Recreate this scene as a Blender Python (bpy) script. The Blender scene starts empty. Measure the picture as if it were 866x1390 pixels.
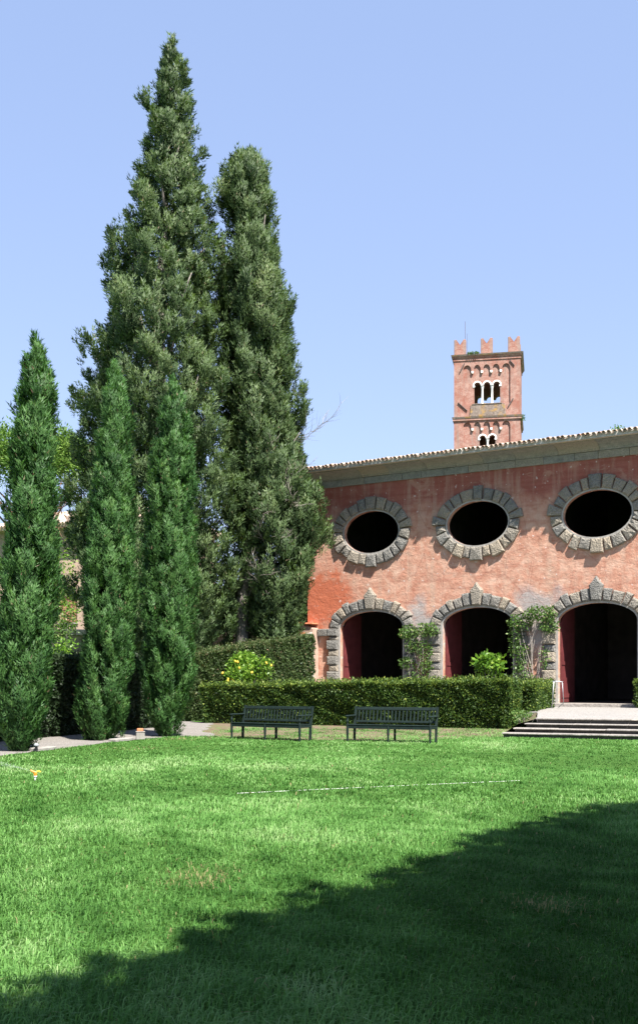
import bpy, bmesh, math, random
import numpy as np
from mathutils import Vector, Matrix
from mathutils.geometry import tessellate_polygon

sc = bpy.context.scene
C = sc.collection
R = math.radians
rng = np.random.default_rng(7)
random.seed(7)

# ------------------------------------------------------------------ camera, sky, sun, exposure
EYE = 1.62
cd = bpy.data.cameras.new('camera')
cam = bpy.data.objects.new('camera', cd); C.objects.link(cam); sc.camera = cam
cam.location = (0, 0, EYE); cam.rotation_euler = (R(90), 0, 0)
cd.sensor_fit = 'HORIZONTAL'; cd.sensor_width = 36.0
cd.lens = 1500.0 / 866.0 * 36.0
cd.shift_y = 227.0 / 866.0
cd.clip_end = 3000.0

SUN_EL = R(57)
sh = Vector((0.477, -0.879))
S = Vector((sh.x * math.cos(SUN_EL), sh.y * math.cos(SUN_EL), math.sin(SUN_EL))).normalized()
world = bpy.data.worlds.new('World'); sc.world = world; world.use_nodes = True
wn = world.node_tree; bg = wn.nodes['Background']
sky = wn.nodes.new('ShaderNodeTexSky'); sky.sky_type = 'NISHITA'; sky.sun_disc = False
sky.sun_elevation = SUN_EL; sky.sun_rotation = math.atan2(sh.x, sh.y)
sky.altitude = 0; sky.air_density = 1.0; sky.dust_density = 0.15; sky.ozone_density = 3.2
hsv = wn.nodes.new('ShaderNodeHueSaturation'); hsv.inputs['Saturation'].default_value = 1.0
gm = wn.nodes.new('ShaderNodeGamma'); gm.inputs[1].default_value = 0.75
tw = wn.nodes.new('ShaderNodeMix'); tw.data_type = 'RGBA'; tw.blend_type = 'MULTIPLY'; tw.inputs[0].default_value = 1.0; tw.inputs[7].default_value = (1.05, 0.965, 1.0, 1)
wn.links.new(sky.outputs[0], hsv.inputs['Color']); wn.links.new(hsv.outputs[0], gm.inputs[0]); wn.links.new(gm.outputs[0], tw.inputs[6]); hz_ = wn.nodes.new('ShaderNodeMix'); hz_.data_type = 'RGBA'; hz_.inputs[0].default_value = 0.55; hz_.inputs[7].default_value = (1.03, 1.42, 2.38, 1)   # even summer haze
wn.links.new(tw.outputs[2], hz_.inputs[6]); wn.links.new(hz_.outputs[2], bg.inputs[0]); bg.inputs[1].default_value = 0.130
sd = bpy.data.lights.new('sun', 'SUN'); sd.energy = 5.0; sd.angle = R(0.53); sd.color = (1.0, 0.955, 0.88)
sun = bpy.data.objects.new('sun', sd); C.objects.link(sun); sun.location = (20, -30, 60)
sun.rotation_mode = 'QUATERNION'; sun.rotation_quaternion = S.to_track_quat('Z', 'Y')
sc.view_settings.view_transform = 'Standard'; sc.view_settings.look = 'None'
sc.view_settings.exposure = 1.6; sc.view_settings.gamma = 1.0
sc.view_settings.use_curve_mapping = False
sc.cycles.max_bounces = 6; sc.cycles.diffuse_bounces = 3; sc.cycles.transparent_max_bounces = 12

F = 1500.0
def at(px, py, Y):                     # a point of the place seen at a pixel, at its own distance Y
    return Vector(((px - 433) / F * Y, Y, EYE + (922 - py) / F * Y))

# ------------------------------------------------------------------ object helpers
def tag(o, label=None, cat=None, group=None, kind=None):
    if label: o['label'] = label
    if cat: o['category'] = cat
    if group: o['group'] = group
    if kind: o['kind'] = kind
    return o
def empty(name, loc=(0, 0, 0), rz=0.0):
    o = bpy.data.objects.new(name, None); C.objects.link(o)
    o.location = loc; o.rotation_euler = (0, 0, rz); o.empty_display_size = 0.2
    return o
def link(name, me, m=None, parent=None):
    o = bpy.data.objects.new(name, me); C.objects.link(o)
    if m is not None and len(me.materials) == 0: me.materials.append(m)
    if parent is not None: o.parent = parent
    return o

class MB:
    def __init__(s): s.v = []; s.f = []
    def box(s, x0, x1, y0, y1, z0, z1, M=None):
        b = len(s.v)
        P = [(x0,y0,z0),(x1,y0,z0),(x1,y1,z0),(x0,y1,z0),(x0,y0,z1),(x1,y0,z1),(x1,y1,z1),(x0,y1,z1)]
        if M is not None: P = [tuple(M @ Vector(p)) for p in P]
        s.v += P
        s.f += [[b+i for i in q] for q in ((3,2,1,0),(4,5,6,7),(0,1,5,4),(1,2,6,5),(2,3,7,6),(3,0,4,7))]
        return s
    def cbox(s, x0, x1, y0, y1, z0, z1, c=0.006, M=None):      # box with chamfered edges
        b = len(s.v); P = []
        for (z, i) in ((z0, c), (z0 + c, 0), (z1 - c, 0), (z1, c)):
            P += [(x0+i+ (c if i==0 else 0),y0+i,z),(x1-i-(c if i==0 else 0),y0+i,z),(x1-i,y0+i+(c if i==0 else 0),z),(x1-i,y1-i-(c if i==0 else 0),z),
                  (x1-i-(c if i==0 else 0),y1-i,z),(x0+i+(c if i==0 else 0),y1-i,z),(x0+i,y1-i-(c if i==0 else 0),z),(x0+i,y0+i+(c if i==0 else 0),z)]
        if M is not None: P = [tuple(M @ Vector(p)) for p in P]
        s.v += P
        for k in range(3):
            for j in range(8):
                a = b+k*8+j; d = b+k*8+(j+1)%8
                s.f.append([a, d, d+8, a+8])
        s.f.append([b+7-j for j in range(8)]); s.f.append([b+24+j for j in range(8)])
        return s
    def prism(s, poly, y0, y1, bev=0.0, jit=0.0, rnd=random):  # poly in (x,z) counter-clockwise seen from -y; front at y0
        n = len(poly); b = len(s.v)
        cx = sum(p[0] for p in poly)/n; cz = sum(p[1] for p in poly)/n
        rings = [(y1, 0.0), (y0 + bev, 0.0)] + ([(y0, bev)] if bev > 0 else [])
        for (y, i) in rings:
            for (x, z) in poly:
                d = math.hypot(cx-x, cz-z) or 1
                s.v.append((x+(cx-x)/d*i*1.3, y + (rnd.uniform(-jit, jit) if i > 0 else 0), z+(cz-z)/d*i*1.3))
        for k in range(len(rings)-1):
            for j in range(n):
                a = b+k*n+j; d = b+k*n+(j+1)%n
                s.f.append([a, d, d+n, a+n])
        t = b+(len(rings)-1)*n
        if bev > 0:
            s.v.append((cx, y0 - jit*1.2, cz)); ci = len(s.v)-1
            for j in range(n): s.f.append([t+j, t+(j+1)%n, ci])
        else: s.f.append([t+j for j in range(n)])
        s.f.append([b+n-1-j for j in range(n)])
        return s
    def plate(s, outer, holes, y0, y1):    # polygon in (x,z) with holes, thickness y0..y1
        loops = [outer] + list(holes)
        pts = [p for L in loops for p in L]
        tris = tessellate_polygon([[Vector((p[0], p[1], 0)) for p in L] for L in loops])
        b = len(s.v); n = len(pts)
        s.v += [(p[0], y0, p[1]) for p in pts] + [(p[0], y1, p[1]) for p in pts]
        for t in tris:
            a, c, d = (pts[i] for i in t)
            ccw = (c[0]-a[0])*(d[1]-a[1]) - (c[1]-a[1])*(d[0]-a[0]) > 0
            t = list(t) if ccw else list(t)[::-1]
            s.f.append([b+i for i in t]); s.f.append([b+n+i for i in t[::-1]])
        k = 0
        for li, L in enumerate(loops):
            m = len(L)
            area = sum(L[i][0]*L[(i+1)%m][1]-L[(i+1)%m][0]*L[i][1] for i in range(m))
            flip = (area > 0) != (li == 0)
            for i in range(m):
                a = b+k+i; d = b+k+(i+1)%m
                q = [a, a+n, d+n, d]
                s.f.append(q[::-1] if flip else q)
            k += m
        return s
    def tube(s, path, rad, n=6, cap=True):
        path = [Vector(p) for p in path]; b = len(s.v); m = len(path)
        rad = rad if hasattr(rad, '__len__') else [rad]*m
        up = Vector((0.13, 0.29, 0.95)).normalized()
        for i, p in enumerate(path):
            d = (path[min(i+1, m-1)] - path[max(i-1, 0)]).normalized()
            a = d.cross(up)
            if a.length < 1e-3: a = d.cross(Vector((1, 0, 0)))
            a.normalize(); c = d.cross(a)
            for j in range(n):
                t = 2*math.pi*j/n
                s.v.append(tuple(p + (a*math.cos(t) + c*math.sin(t))*rad[i]))
        for i in range(m-1):
            for j in range(n):
                a = b+i*n+j; d = b+i*n+(j+1)%n
                s.f.append([a, a+n, d+n, d])
        if cap:
            s.f.append([b+j for j in range(n)]); s.f.append([b+(m-1)*n+n-1-j for j in range(n)])
        return s
    def lathe(s, prof, n=10, c=(0, 0, 0)):
        b = len(s.v); m = len(prof)
        for (r, z) in prof:
            for j in range(n):
                t = 2*math.pi*j/n; s.v.append((c[0]+r*math.cos(t), c[1]+r*math.sin(t), c[2]+z))
        for i in range(m-1):
            for j in range(n):
                a = b+i*n+j; d = b+i*n+(j+1)%n
                s.f.append([a, d, d+n, a+n])
        s.f.append([b+n-1-j for j in range(n)]); s.f.append([b+(m-1)*n+j for j in range(n)])
        return s
    def mesh(s, name, smooth=False):
        me = bpy.data.meshes.new(name); me.from_pydata(s.v, [], s.f); me.update()
        if smooth: me.shade_smooth()
        return me
    def build(s, name, m, parent=None, smooth=False):
        return link(name, s.mesh(name, smooth), m, parent)

# ------------------------------------------------------------------ material helpers
class NT:
    def __init__(s, name):
        s.m = bpy.data.materials.new(name); s.m.use_nodes = True
        s.t = s.m.node_tree; s.n = s.t.nodes; s.l = s.t.links
        s.b = s.n['Principled BSDF']; s.out = s.n['Material Output']
        s.tc = None
    def node(s, ty, **kw):
        n = s.n.new(ty)
        for k, v in kw.items(): setattr(n, k, v)
        return n
    def coord(s, kind='Object'):
        if s.tc is None: s.tc = s.node('ShaderNodeTexCoord')
        return s.tc.outputs[kind]
    def mapped(s, scale, kind='Object'):
        mp = s.node('ShaderNodeMapping'); s.l.new(s.coord(kind), mp.inputs[0]); mp.inputs['Scale'].default_value = scale
        return mp.outputs[0]
    def noise(s, scale, detail=4, rough=0.55, vec=None, dist=0.0):
        n = s.node('ShaderNodeTexNoise'); n.inputs['Scale'].default_value = scale; n.inputs['Detail'].default_value = detail
        n.inputs['Roughness'].default_value = rough; n.inputs['Distortion'].default_value = dist
        s.l.new(vec if vec is not None else s.coord(), n.inputs['Vector']); return n.outputs['Fac']
    def voro(s, scale, vec=None, out='Distance', feature='F1'):
        n = s.node('ShaderNodeTexVoronoi', feature=feature); n.inputs['Scale'].default_value = scale
        s.l.new(vec if vec is not None else s.coord(), n.inputs['Vector']); return n.outputs[out]
    def ramp(s, fac, stops, interp='LINEAR'):
        r = s.node('ShaderNodeValToRGB'); e = r.color_ramp.elements; r.color_ramp.interpolation = interp
        while len(e) < len(stops): e.new(0.5)
        for i, (p, c) in enumerate(stops):
            e[i].position = p; e[i].color = (*(c if hasattr(c, '__len__') else (c,)*3), 1)
        s.l.new(fac, r.inputs[0]); return r.outputs[0]
    def mix(s, fac, a, b, mode='MIX'):
        n = s.node('ShaderNodeMix', data_type='RGBA', blend_type=mode)
        for k, v in ((0, fac), (6, a), (7, b)):
            if isinstance(v, bpy.types.NodeSocket): s.l.new(v, n.inputs[k])
            elif k == 0: n.inputs[0].default_value = v
            else: n.inputs[k].default_value = (*v, 1)
        return n.outputs[2]
    def math(s, op, a, b=0.0, clamp=False):
        n = s.node('ShaderNodeMath', operation=op, use_clamp=clamp)
        for k, v in ((0, a), (1, b)):
            if isinstance(v, bpy.types.NodeSocket): s.l.new(v, n.inputs[k])
            else: n.inputs[k].default_value = v
        return n.outputs[0]
    def sep(s, vec=None):
        n = s.node('ShaderNodeSeparateXYZ'); s.l.new(vec if vec is not None else s.coord(), n.inputs[0]); return n.outputs
    def bump(s, h, strength=0.4, dist=0.02, prev=None):
        n = s.node('ShaderNodeBump'); n.inputs['Strength'].default_value = strength; n.inputs['Distance'].default_value = dist
        s.l.new(h, n.inputs['Height'])
        if prev is not None: s.l.new(prev, n.inputs['Normal'])
        s.l.new(n.outputs[0], s.b.inputs['Normal']); return n.outputs[0]
    def color(s, c):
        if isinstance(c, bpy.types.NodeSocket): s.l.new(c, s.b.inputs['Base Color'])
        else: s.b.inputs['Base Color'].default_value = (*c, 1)
    def rough(s, r, spec=0.3):
        s.b.inputs['Roughness'].default_value = r; s.b.inputs['Specular IOR Level'].default_value = spec
    def rand(s):
        return s.node('ShaderNodeObjectInfo').outputs['Random']

def leaf_mat(name, stops, trans=0.28, rough=0.55, tcol=None, spec=0.25):
    m = NT(name)
    a = m.node('ShaderNodeAttribute', attribute_name='tint')
    col = m.ramp(a.outputs['Fac'], stops)
    m.color(col); m.rough(rough, spec)
    tr = m.node('ShaderNodeBsdfTranslucent')
    m.l.new(m.mix(1.0, col, tcol or (1.1, 1.2, 0.6), 'MULTIPLY'), tr.inputs[0])
    mx = m.node('ShaderNodeMixShader'); mx.inputs[0].default_value = trans
    m.l.new(m.b.outputs[0], mx.inputs[1]); m.l.new(tr.outputs[0], mx.inputs[2]); m.l.new(mx.outputs[0], m.out.inputs[0])
    return m.m
def plain(name, col, rough=0.6, var=0.25, scale=6.0, bump=0.0, spec=0.3, metal=0.0):
    m = NT(name)
    n = m.noise(scale, 5)
    m.color(m.ramp(n, [(0.3, tuple(c*(1-var) for c in col)), (0.7, tuple(min(1, c*(1+var)) for c in col))]))
    m.rough(rough, spec); m.b.inputs['Metallic'].default_value = metal
    if bump: m.bump(n, bump, 0.01)
    return m.m

M = {}
M['cypress'] = leaf_mat('young_cypress_foliage', [(0.0, (0.018, 0.052, 0.016)), (0.5, (0.054, 0.132, 0.034)), (0.93, (0.11, 0.205, 0.058)), (0.97, (0.14, 0.10, 0.06)), (1.0, (0.2, 0.13, 0.09))])
M['oldcypress'] = leaf_mat('old_cypress_foliage', [(0.0, (0.022, 0.046, 0.018)), (0.5, (0.072, 0.116, 0.042)), (0.9, (0.13, 0.18, 0.072)), (0.96, (0.13, 0.11, 0.06)), (1.0, (0.20, 0.15, 0.10))])
M['hedge'] = leaf_mat('clipped_hedge_leaves', [(0.0, (0.012, 0.034, 0.007)), (0.5, (0.045, 0.090, 0.017)), (0.85, (0.13, 0.19, 0.032)), (1.0, (0.24, 0.28, 0.05))])
M['shadehedge'] = leaf_mat('shade_darkened_hedge_leaves', [(0.0, (0.006, 0.015, 0.005)), (0.6, (0.016, 0.034, 0.010)), (1.0, (0.035, 0.06, 0.02))], 0.1)  # shade of the cypress crowns is put into these darkened leaf colours
M['hedge2'] = leaf_mat('tall_hedge_leaves', [(0.0, (0.02, 0.045, 0.012)), (0.5, (0.055, 0.088, 0.028)), (0.9, (0.10, 0.135, 0.05)), (0.96, (0.2, 0.15, 0.09)), (1.0, (0.3, 0.22, 0.15))])
M['citrus'] = leaf_mat('citrus_leaves', [(0.0, (0.05, 0.12, 0.015)), (0.6, (0.13, 0.25, 0.03)), (1.0, (0.26, 0.36, 0.05))], 0.35, 0.4)
M['rose'] = leaf_mat('climber_leaves', [(0.0, (0.03, 0.075, 0.015)), (0.6, (0.085, 0.16, 0.035)), (0.95, (0.19, 0.26, 0.08)), (1.0, (0.5, 0.4, 0.25))], 0.3, 0.45)
M['pine'] = leaf_mat('pine_needles', [(0.0, (0.04, 0.09, 0.018)), (0.6, (0.10, 0.19, 0.03)), (1.0, (0.18, 0.27, 0.05))], 0.25)
M['oak'] = leaf_mat('oak_leaves', [(0.0, (0.02, 0.05, 0.012)), (1.0, (0.07, 0.13, 0.03))], 0.15)
M['core'] = plain('hedge_twigs_crown_core', (0.018, 0.026, 0.010), 0.9, 0.5, 14)
M['bark'] = plain('cypress_bark', (0.17, 0.15, 0.135), 0.9, 0.5, 9, 0.8)
M['twig'] = plain('dry_twigs', (0.25, 0.22, 0.19), 0.9, 0.4, 9)
M['pinebark'] = plain('pine_bark', (0.22, 0.13, 0.09), 0.9, 0.4, 5, 0.5)

def grass_material():
    m = NT('grass_blades')
    a = m.node('ShaderNodeAttribute', attribute_name='tint')
    col = m.ramp(a.outputs['Fac'], [(0.0, (0.036, 0.105, 0.020)), (0.45, (0.110, 0.250, 0.060)), (0.8, (0.19, 0.35, 0.11)), (0.95, (0.29, 0.42, 0.18)), (1.0, (0.30, 0.25, 0.13))])
    m.color(col); m.rough(0.5, 0.06)
    tr = m.node('ShaderNodeBsdfTranslucent'); m.l.new(m.mix(1.0, col, (1.0, 1.05, 0.7), 'MULTIPLY'), tr.inputs[0])
    mx = m.node('ShaderNodeMixShader'); mx.inputs[0].default_value = 0.42
    m.l.new(m.b.outputs[0], mx.inputs[1]); m.l.new(tr.outputs[0], mx.inputs[2]); m.l.new(mx.outputs[0], m.out.inputs[0])
    return m.m
M['grass'] = grass_material()
def lawn_material():
    m = NT('lawn_turf')
    a = m.noise(0.9, 5); b = m.noise(30, 4); c = m.noise(160, 2)
    col = m.ramp(b, [(0.3, (0.028, 0.075, 0.013)), (0.6, (0.06, 0.135, 0.024)), (0.8, (0.09, 0.18, 0.04))])
    col = m.mix(m.ramp(a, [(0.4, 0.0), (0.7, 0.45)]), col, (0.08, 0.15, 0.03))
    col = m.mix(m.ramp(c, [(0.45, 0.0), (0.7, 0.5)]), col, (0.02, 0.06, 0.01))
    m.color(col); m.rough(0.9, 0.1); m.bump(c, 0.8, 0.02)
    return m.m
M['lawn'] = lawn_material()
def ground_material(name, c0, c1, c2, fine=90, moss=None, rough=0.95):
    m = NT(name)
    v = m.voro(fine, out='Color'); n = m.noise(1.3, 5); n2 = m.noise(fine*2.2, 3)
    sv = m.node('ShaderNodeSeparateColor'); m.l.new(v, sv.inputs[0])
    col = m.ramp(sv.outputs[0], [(0.0, c0), (0.5, c1), (1.0, c2)])
    col = m.mix(m.ramp(n, [(0.35, 0.0), (0.75, 0.4)]), col, tuple(x*0.72 for x in c1))
    if moss: col = m.mix(m.ramp(m.noise(2.6, 6, 0.7), [(0.5, 0.0), (0.62, 0.9)]), col, moss)
    m.color(col); m.rough(rough, 0.15)
    b = m.bump(sv.outputs[1], 0.5, 0.012); m.bump(n2, 0.4, 0.01, b)
    return m.m
M['gravel'] = ground_material('pale_gravel', (0.15, 0.142, 0.134), (0.245, 0.232, 0.218), (0.35, 0.33, 0.31), 60)
M['path'] = ground_material('path_gravel', (0.12, 0.108, 0.098), (0.185, 0.17, 0.155), (0.27, 0.25, 0.23), 45)
M['soil'] = ground_material('dry_soil', (0.085, 0.058, 0.04), (0.135, 0.096, 0.068), (0.20, 0.148, 0.108), 30, (0.07, 0.15, 0.03))

def plaster_material():
    m = NT('weathered_salmon_plaster')
    X, Y_, Z = m.sep()
    big = m.noise(0.55, 6, 0.62, dist=0.6); mid = m.noise(2.2, 7, 0.65, dist=0.4); fine = m.noise(11, 6, 0.7)
    streak = m.noise(1.0, 5, 0.6, vec=m.mapped((2.6, 1, 0.28))); horiz = m.noise(1.0, 4, 0.6, vec=m.mapped((0.35, 1, 5.5)))
    base = m.ramp(mid, [(0.30, (0.37, 0.165, 0.110)), (0.48, (0.48, 0.258, 0.182)), (0.66, (0.56, 0.365, 0.275))])
    # fresher red limewash under the eave, deepened to carry eave shade in its colour
    hz = m.math('ADD', m.math('MULTIPLY', m.math('SUBTRACT', Z, 8.6), 0.62), m.math('MULTIPLY', m.math('SUBTRACT', big, 0.5), 1.6))
    red = m.ramp(horiz, [(0.3, (0.225, 0.058, 0.047)), (0.7, (0.31, 0.10, 0.078))])
    base = m.mix(m.ramp(hz, [(-0.0, 0.05), (0.6, 0.9)]), base, red)
    # vertical rain streaks and bleached patches
    base = m.mix(m.ramp(streak, [(0.50, 0.0), (0.68, 0.55)]), base, (0.44, 0.31, 0.235))
    base = m.mix(m.ramp(m.noise(0.9, 6, 0.7, dist=1.0), [(0.56, 0.0), (0.66, 0.4)]), base, (0.49, 0.315, 0.235))
    # saturated orange-red where the wash is thick at the left end
    lx = m.math('MULTIPLY', m.math('SUBTRACT', -6.2, X), 0.55)
    lz = m.math('SUBTRACT', 1.0, m.math('MULTIPLY', m.math('ABSOLUTE', m.math('SUBTRACT', Z, 5.3)), 0.42))
    lm = m.math('MULTIPLY', m.math('ADD', lx, 0.5, True), lz, True)
    lm = m.math('ADD', lm, m.math('MULTIPLY', m.math('SUBTRACT', mid, 0.5), 1.4))
    base = m.mix(m.ramp(lm, [(0.35, 0.0), (0.62, 0.9)]), base, (0.42, 0.115, 0.058))
    # bare grey render above the piers between the arches
    def patch(cx, cz, rx, rz):
        dx = m.math('MULTIPLY', m.math('SUBTRACT', X, cx), 1/rx); dz = m.math('MULTIPLY', m.math('SUBTRACT', Z, cz), 1/rz)
        d = m.math('SQRT', m.math('ADD', m.math('MULTIPLY', dx, dx), m.math('MULTIPLY', dz, dz)))
        return m.math('ADD', m.math('SUBTRACT', 1.15, d), m.math('MULTIPLY', m.math('SUBTRACT', big, 0.5), 2.6))
    for (cx, cz, rx, rz, k) in ((-2.6, 3.9, 1.25, 1.5, 0.85), (2.75, 3.6, 1.35, 2.6, 0.8), (7.9, 3.4, 1.2, 2.0, 0.8)):
        base = m.mix(m.ramp(patch(cx, cz, rx, rz), [(0.35, 0.0), (0.8, k)]), base, m.ramp(fine, [(0.3, (0.25, 0.245, 0.245)), (0.7, (0.38, 0.37, 0.36))]))
    # damp foot
    base = m.mix(m.ramp(m.math('ADD', m.math('MULTIPLY', Z, -0.5), m.math('ADD', mid, 0.7)), [(0.3, 0.0), (0.7, 0.6)]), base, (0.42, 0.37, 0.33))
    # little chips
    base = m.mix(m.ramp(m.noise(5.5, 3, 0.5), [(0.66, 0.0), (0.69, 0.7)]), base, (0.62, 0.56, 0.52))
    base = m.mix(m.ramp(horiz, [(0.30, 0.35), (0.5, 0.0)]), base, (0.29, 0.09, 0.06))
    base = m.mix(m.ramp(m.noise(1.0, 6, 0.75, vec=m.mapped((1.6, 1, 3.2)), dist=1.5), [(0.60, 0.0), (0.68, 0.5)]), base, (0.48, 0.33, 0.25))
    base = m.mix(m.ramp(m.voro(0.8, feature='DISTANCE_TO_EDGE', vec=m.mapped((0.9, 1, 0.6))), [(0.0, 0.45), (0.014, 0.0)]), base, (0.25, 0.11, 0.08))
    m.color(base); m.rough(0.93, 0.12)
    b = m.bump(m.noise(2.3, 7, 0.7), 0.55, 0.09); b = m.bump(m.noise(1.0, 6, 0.7, vec=m.mapped((5, 1, 11))), 0.5, 0.03, b); m.bump(fine, 0.4, 0.015, b)
    return m.m
M['plaster'] = plaster_material()
def stone_material(name, a, b, c, verm=True):
    m = NT(name)
    r = m.rand()
    off = m.node('ShaderNodeVectorMath', operation='ADD'); m.l.new(m.coord(), off.inputs[0])
    n = m.noise(4, 6, 0.65); f = m.noise(26, 5, 0.7)
    col = m.ramp(n, [(0.3, a), (0.7, b)])
    col = m.mix(m.ramp(r, [(0.35, 0.0), (0.95, 0.85)]), col, c)
    col = m.mix(m.ramp(f, [(0.35, 0.55), (0.6, 0.0)]), col, tuple(x*0.45 for x in a))
    m.color(col); m.rough(0.92, 0.15)
    p = m.bump(n, 0.6, 0.05)
    p = m.bump(m.noise(17, 3, 0.5) if verm else m.voro(8), 1.0 if verm else 0.25, 0.09 if verm else 0.05, p)
    m.bump(f, 0.5, 0.012, p)
    return m.m
M['stone'] = stone_material('grey_rusticated_stone', (0.16, 0.154, 0.143), (0.285, 0.272, 0.248), (0.39, 0.325, 0.245))
M['sandstone'] = stone_material('cornice_stone', (0.20, 0.198, 0.185), (0.33, 0.318, 0.285), (0.36, 0.30, 0.225), False)
M['stepstone'] = stone_material('worn_step_stone', (0.20, 0.185, 0.17), (0.34, 0.315, 0.29), (0.38, 0.34, 0.30), False)
M['riser'] = stone_material('dark_weathered_riser', (0.045, 0.042, 0.038), (0.10, 0.09, 0.08), (0.16, 0.14, 0.12), False)
M['mortar'] = plain('lime_mortar', (0.40, 0.37, 0.33), 0.95, 0.3, 6, 0.4)
M['jamb'] = plain('pale_jamb_stone', (0.32, 0.30, 0.275), 0.9, 0.2, 7, 0.3)
M['whitestone'] = plain('white_marble', (0.78, 0.76, 0.73), 0.6, 0.1, 8)
M['doorred'] = plain('dark_red_door_paint', (0.115, 0.026, 0.027), 0.6, 0.25, 3, 0.15)
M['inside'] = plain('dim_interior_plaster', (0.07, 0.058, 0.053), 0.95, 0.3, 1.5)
M['whiteplaster'] = plain('flaked_white_plaster', (0.40, 0.365, 0.33), 0.95, 0.3, 3.5, 0.6)
M['pinkplaster'] = plain('faded_pink_plaster', (0.40, 0.27, 0.21), 0.95, 0.25, 2.5, 0.5)
def tile_mat():
    m = NT('old_roof_tile')
    r = m.rand(); n = m.noise(5, 6, 0.7)
    col = m.ramp(r, [(0.0, (0.36, 0.20, 0.13)), (0.3, (0.44, 0.29, 0.21)), (0.6, (0.50, 0.41, 0.33)), (0.85, (0.27, 0.17, 0.125)), (1.0, (0.55, 0.48, 0.41))])
    col = m.mix(m.ramp(n, [(0.45, 0.0), (0.62, 0.55)]), col, (0.48, 0.44, 0.39))
    col = m.mix(m.ramp(m.noise(9, 5), [(0.60, 0.0), (0.70, 0.7)]), col, (0.11, 0.10, 0.085))
    col = m.mix(m.ramp(m.noise(1.7, 5), [(0.60, 0.0), (0.70, 0.55)]), col, (0.60, 0.40, 0.08))
    m.color(col); m.rough(0.95, 0.12); m.bump(n, 0.5, 0.02)
    return m.m
M['tile'] = tile_mat()
def brick_mat():
    m = NT('tower_brick')
    br = m.node('ShaderNodeTexBrick'); br.inputs['Scale'].default_value = 1.0
    mp = m.node('ShaderNodeMapping'); m.l.new(m.coord(), mp.inputs[0]); mp.inputs['Rotation'].default_value = (R(90), 0, 0)
    cx = m.node('ShaderNodeCombineXYZ'); X, Y_, Z = m.sep(); m.l.new(m.math('ADD', X, Y_), cx.inputs[0]); m.l.new(Z, cx.inputs[1])
    m.l.new(cx.outputs[0], br.inputs['Vector'])
    for k, v in (('Brick Width', 0.30), ('Row Height', 0.085), ('Mortar Size', 0.012)): br.inputs[k].default_value = v
    br.inputs['Color1'].default_value = (0.24, 0.098, 0.075, 1); br.inputs['Color2'].default_value = (0.33, 0.165, 0.13, 1); br.inputs['Mortar'].default_value = (0.34, 0.265, 0.225, 1)
    n = m.noise(0.9, 6, 0.7); n2 = m.noise(3.5, 6, 0.7); st = m.noise(1.0, 5, 0.6, vec=m.mapped((3.5, 3.5, 0.4)))
    col = m.mix(m.ramp(n2, [(0.45, 0.0), (0.6, 0.7)]), br.outputs['Color'], (0.40, 0.26, 0.215))
    col = m.mix(m.ramp(n, [(0.46, 0.0), (0.62, 0.7)]), col, (0.25, 0.09, 0.062))
    col = m.mix(m.ramp(m.noise(2.2, 7, 0.75, dist=0.8), [(0.50, 0.0), (0.62, 0.6)]), col, (0.24, 0.09, 0.065))
    col = m.mix(m.ramp(st, [(0.50, 0.0), (0.66, 0.6)]), col, (0.20, 0.165, 0.145))
    m.color(col); m.rough(0.95, 0.1); m.bump(br.outputs['Fac'], -0.4, 0.02)
    return m.m
M['brick'] = brick_mat()
def ledge_mat():
    m = NT('lichen_stained_ledge')
    n = m.noise(1.8, 6, 0.7); f = m.noise(7, 5)
    col = m.ramp(f, [(0.3, (0.13, 0.10, 0.085)), (0.7, (0.27, 0.22, 0.185))])
    col = m.mix(m.ramp(n, [(0.52, 0.0), (0.62, 0.7)]), col, (0.36, 0.21, 0.05))
    m.color(col); m.rough(0.95, 0.1); m.bump(f, 0.4, 0.03); return m.m
M['ledge'] = ledge_mat()
M['iron'] = plain('weathered_iron', (0.10, 0.075, 0.07), 0.7, 0.3, 8)
M['bench'] = plain('bench_paint', (0.010, 0.019, 0.017), 0.6, 0.35, 12, 0.2, 0.2)
M['steel'] = plain('galvanised_steel', (0.42, 0.43, 0.44), 0.5, 0.08, 8, 0, 0.5, 1.0)
M['black'] = plain('black_plastic', (0.015, 0.015, 0.016), 0.4, 0.2)
M['lens'] = plain('frosted_lens', (0.30, 0.32, 0.34), 0.25, 0.05)
M['concrete'] = plain('concrete', (0.24, 0.225, 0.205), 0.95, 0.2, 9, 0.4)
M['terracotta'] = plain('terracotta', (0.56, 0.20, 0.10), 0.85, 0.2, 7, 0.2)
M['orange'] = plain('orange_plastic', (0.75, 0.20, 0.02), 0.4, 0.1)
M['yellow'] = plain('yellow_plastic', (0.85, 0.55, 0.05), 0.4, 0.1)
M['whitep'] = plain('white_plastic', (0.78, 0.77, 0.75), 0.5, 0.06)
M['lemon'] = plain('lemon_skin', (0.46, 0.34, 0.04), 0.45, 0.12, 30, 0.2)
M['oldwall'] = plain('old_boundary_render', (0.30, 0.24, 0.20), 0.95, 0.3, 1.6, 0.4)
M['cream'] = plain('peach_render', (0.40, 0.29, 0.225), 0.95, 0.14, 1.2, 0.3)
M['shutter'] = plain('brown_red_shutter', (0.33, 0.15, 0.11), 0.7, 0.25, 4)
def water_mat():
    m = NT('water_drops'); m.b.inputs['Base Color'].default_value = (0.95, 0.97, 1, 1); m.b.inputs['Roughness'].default_value = 0.2
    m.b.inputs['Alpha'].default_value = 0.10
    return m.m
M['water'] = water_mat()

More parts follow.
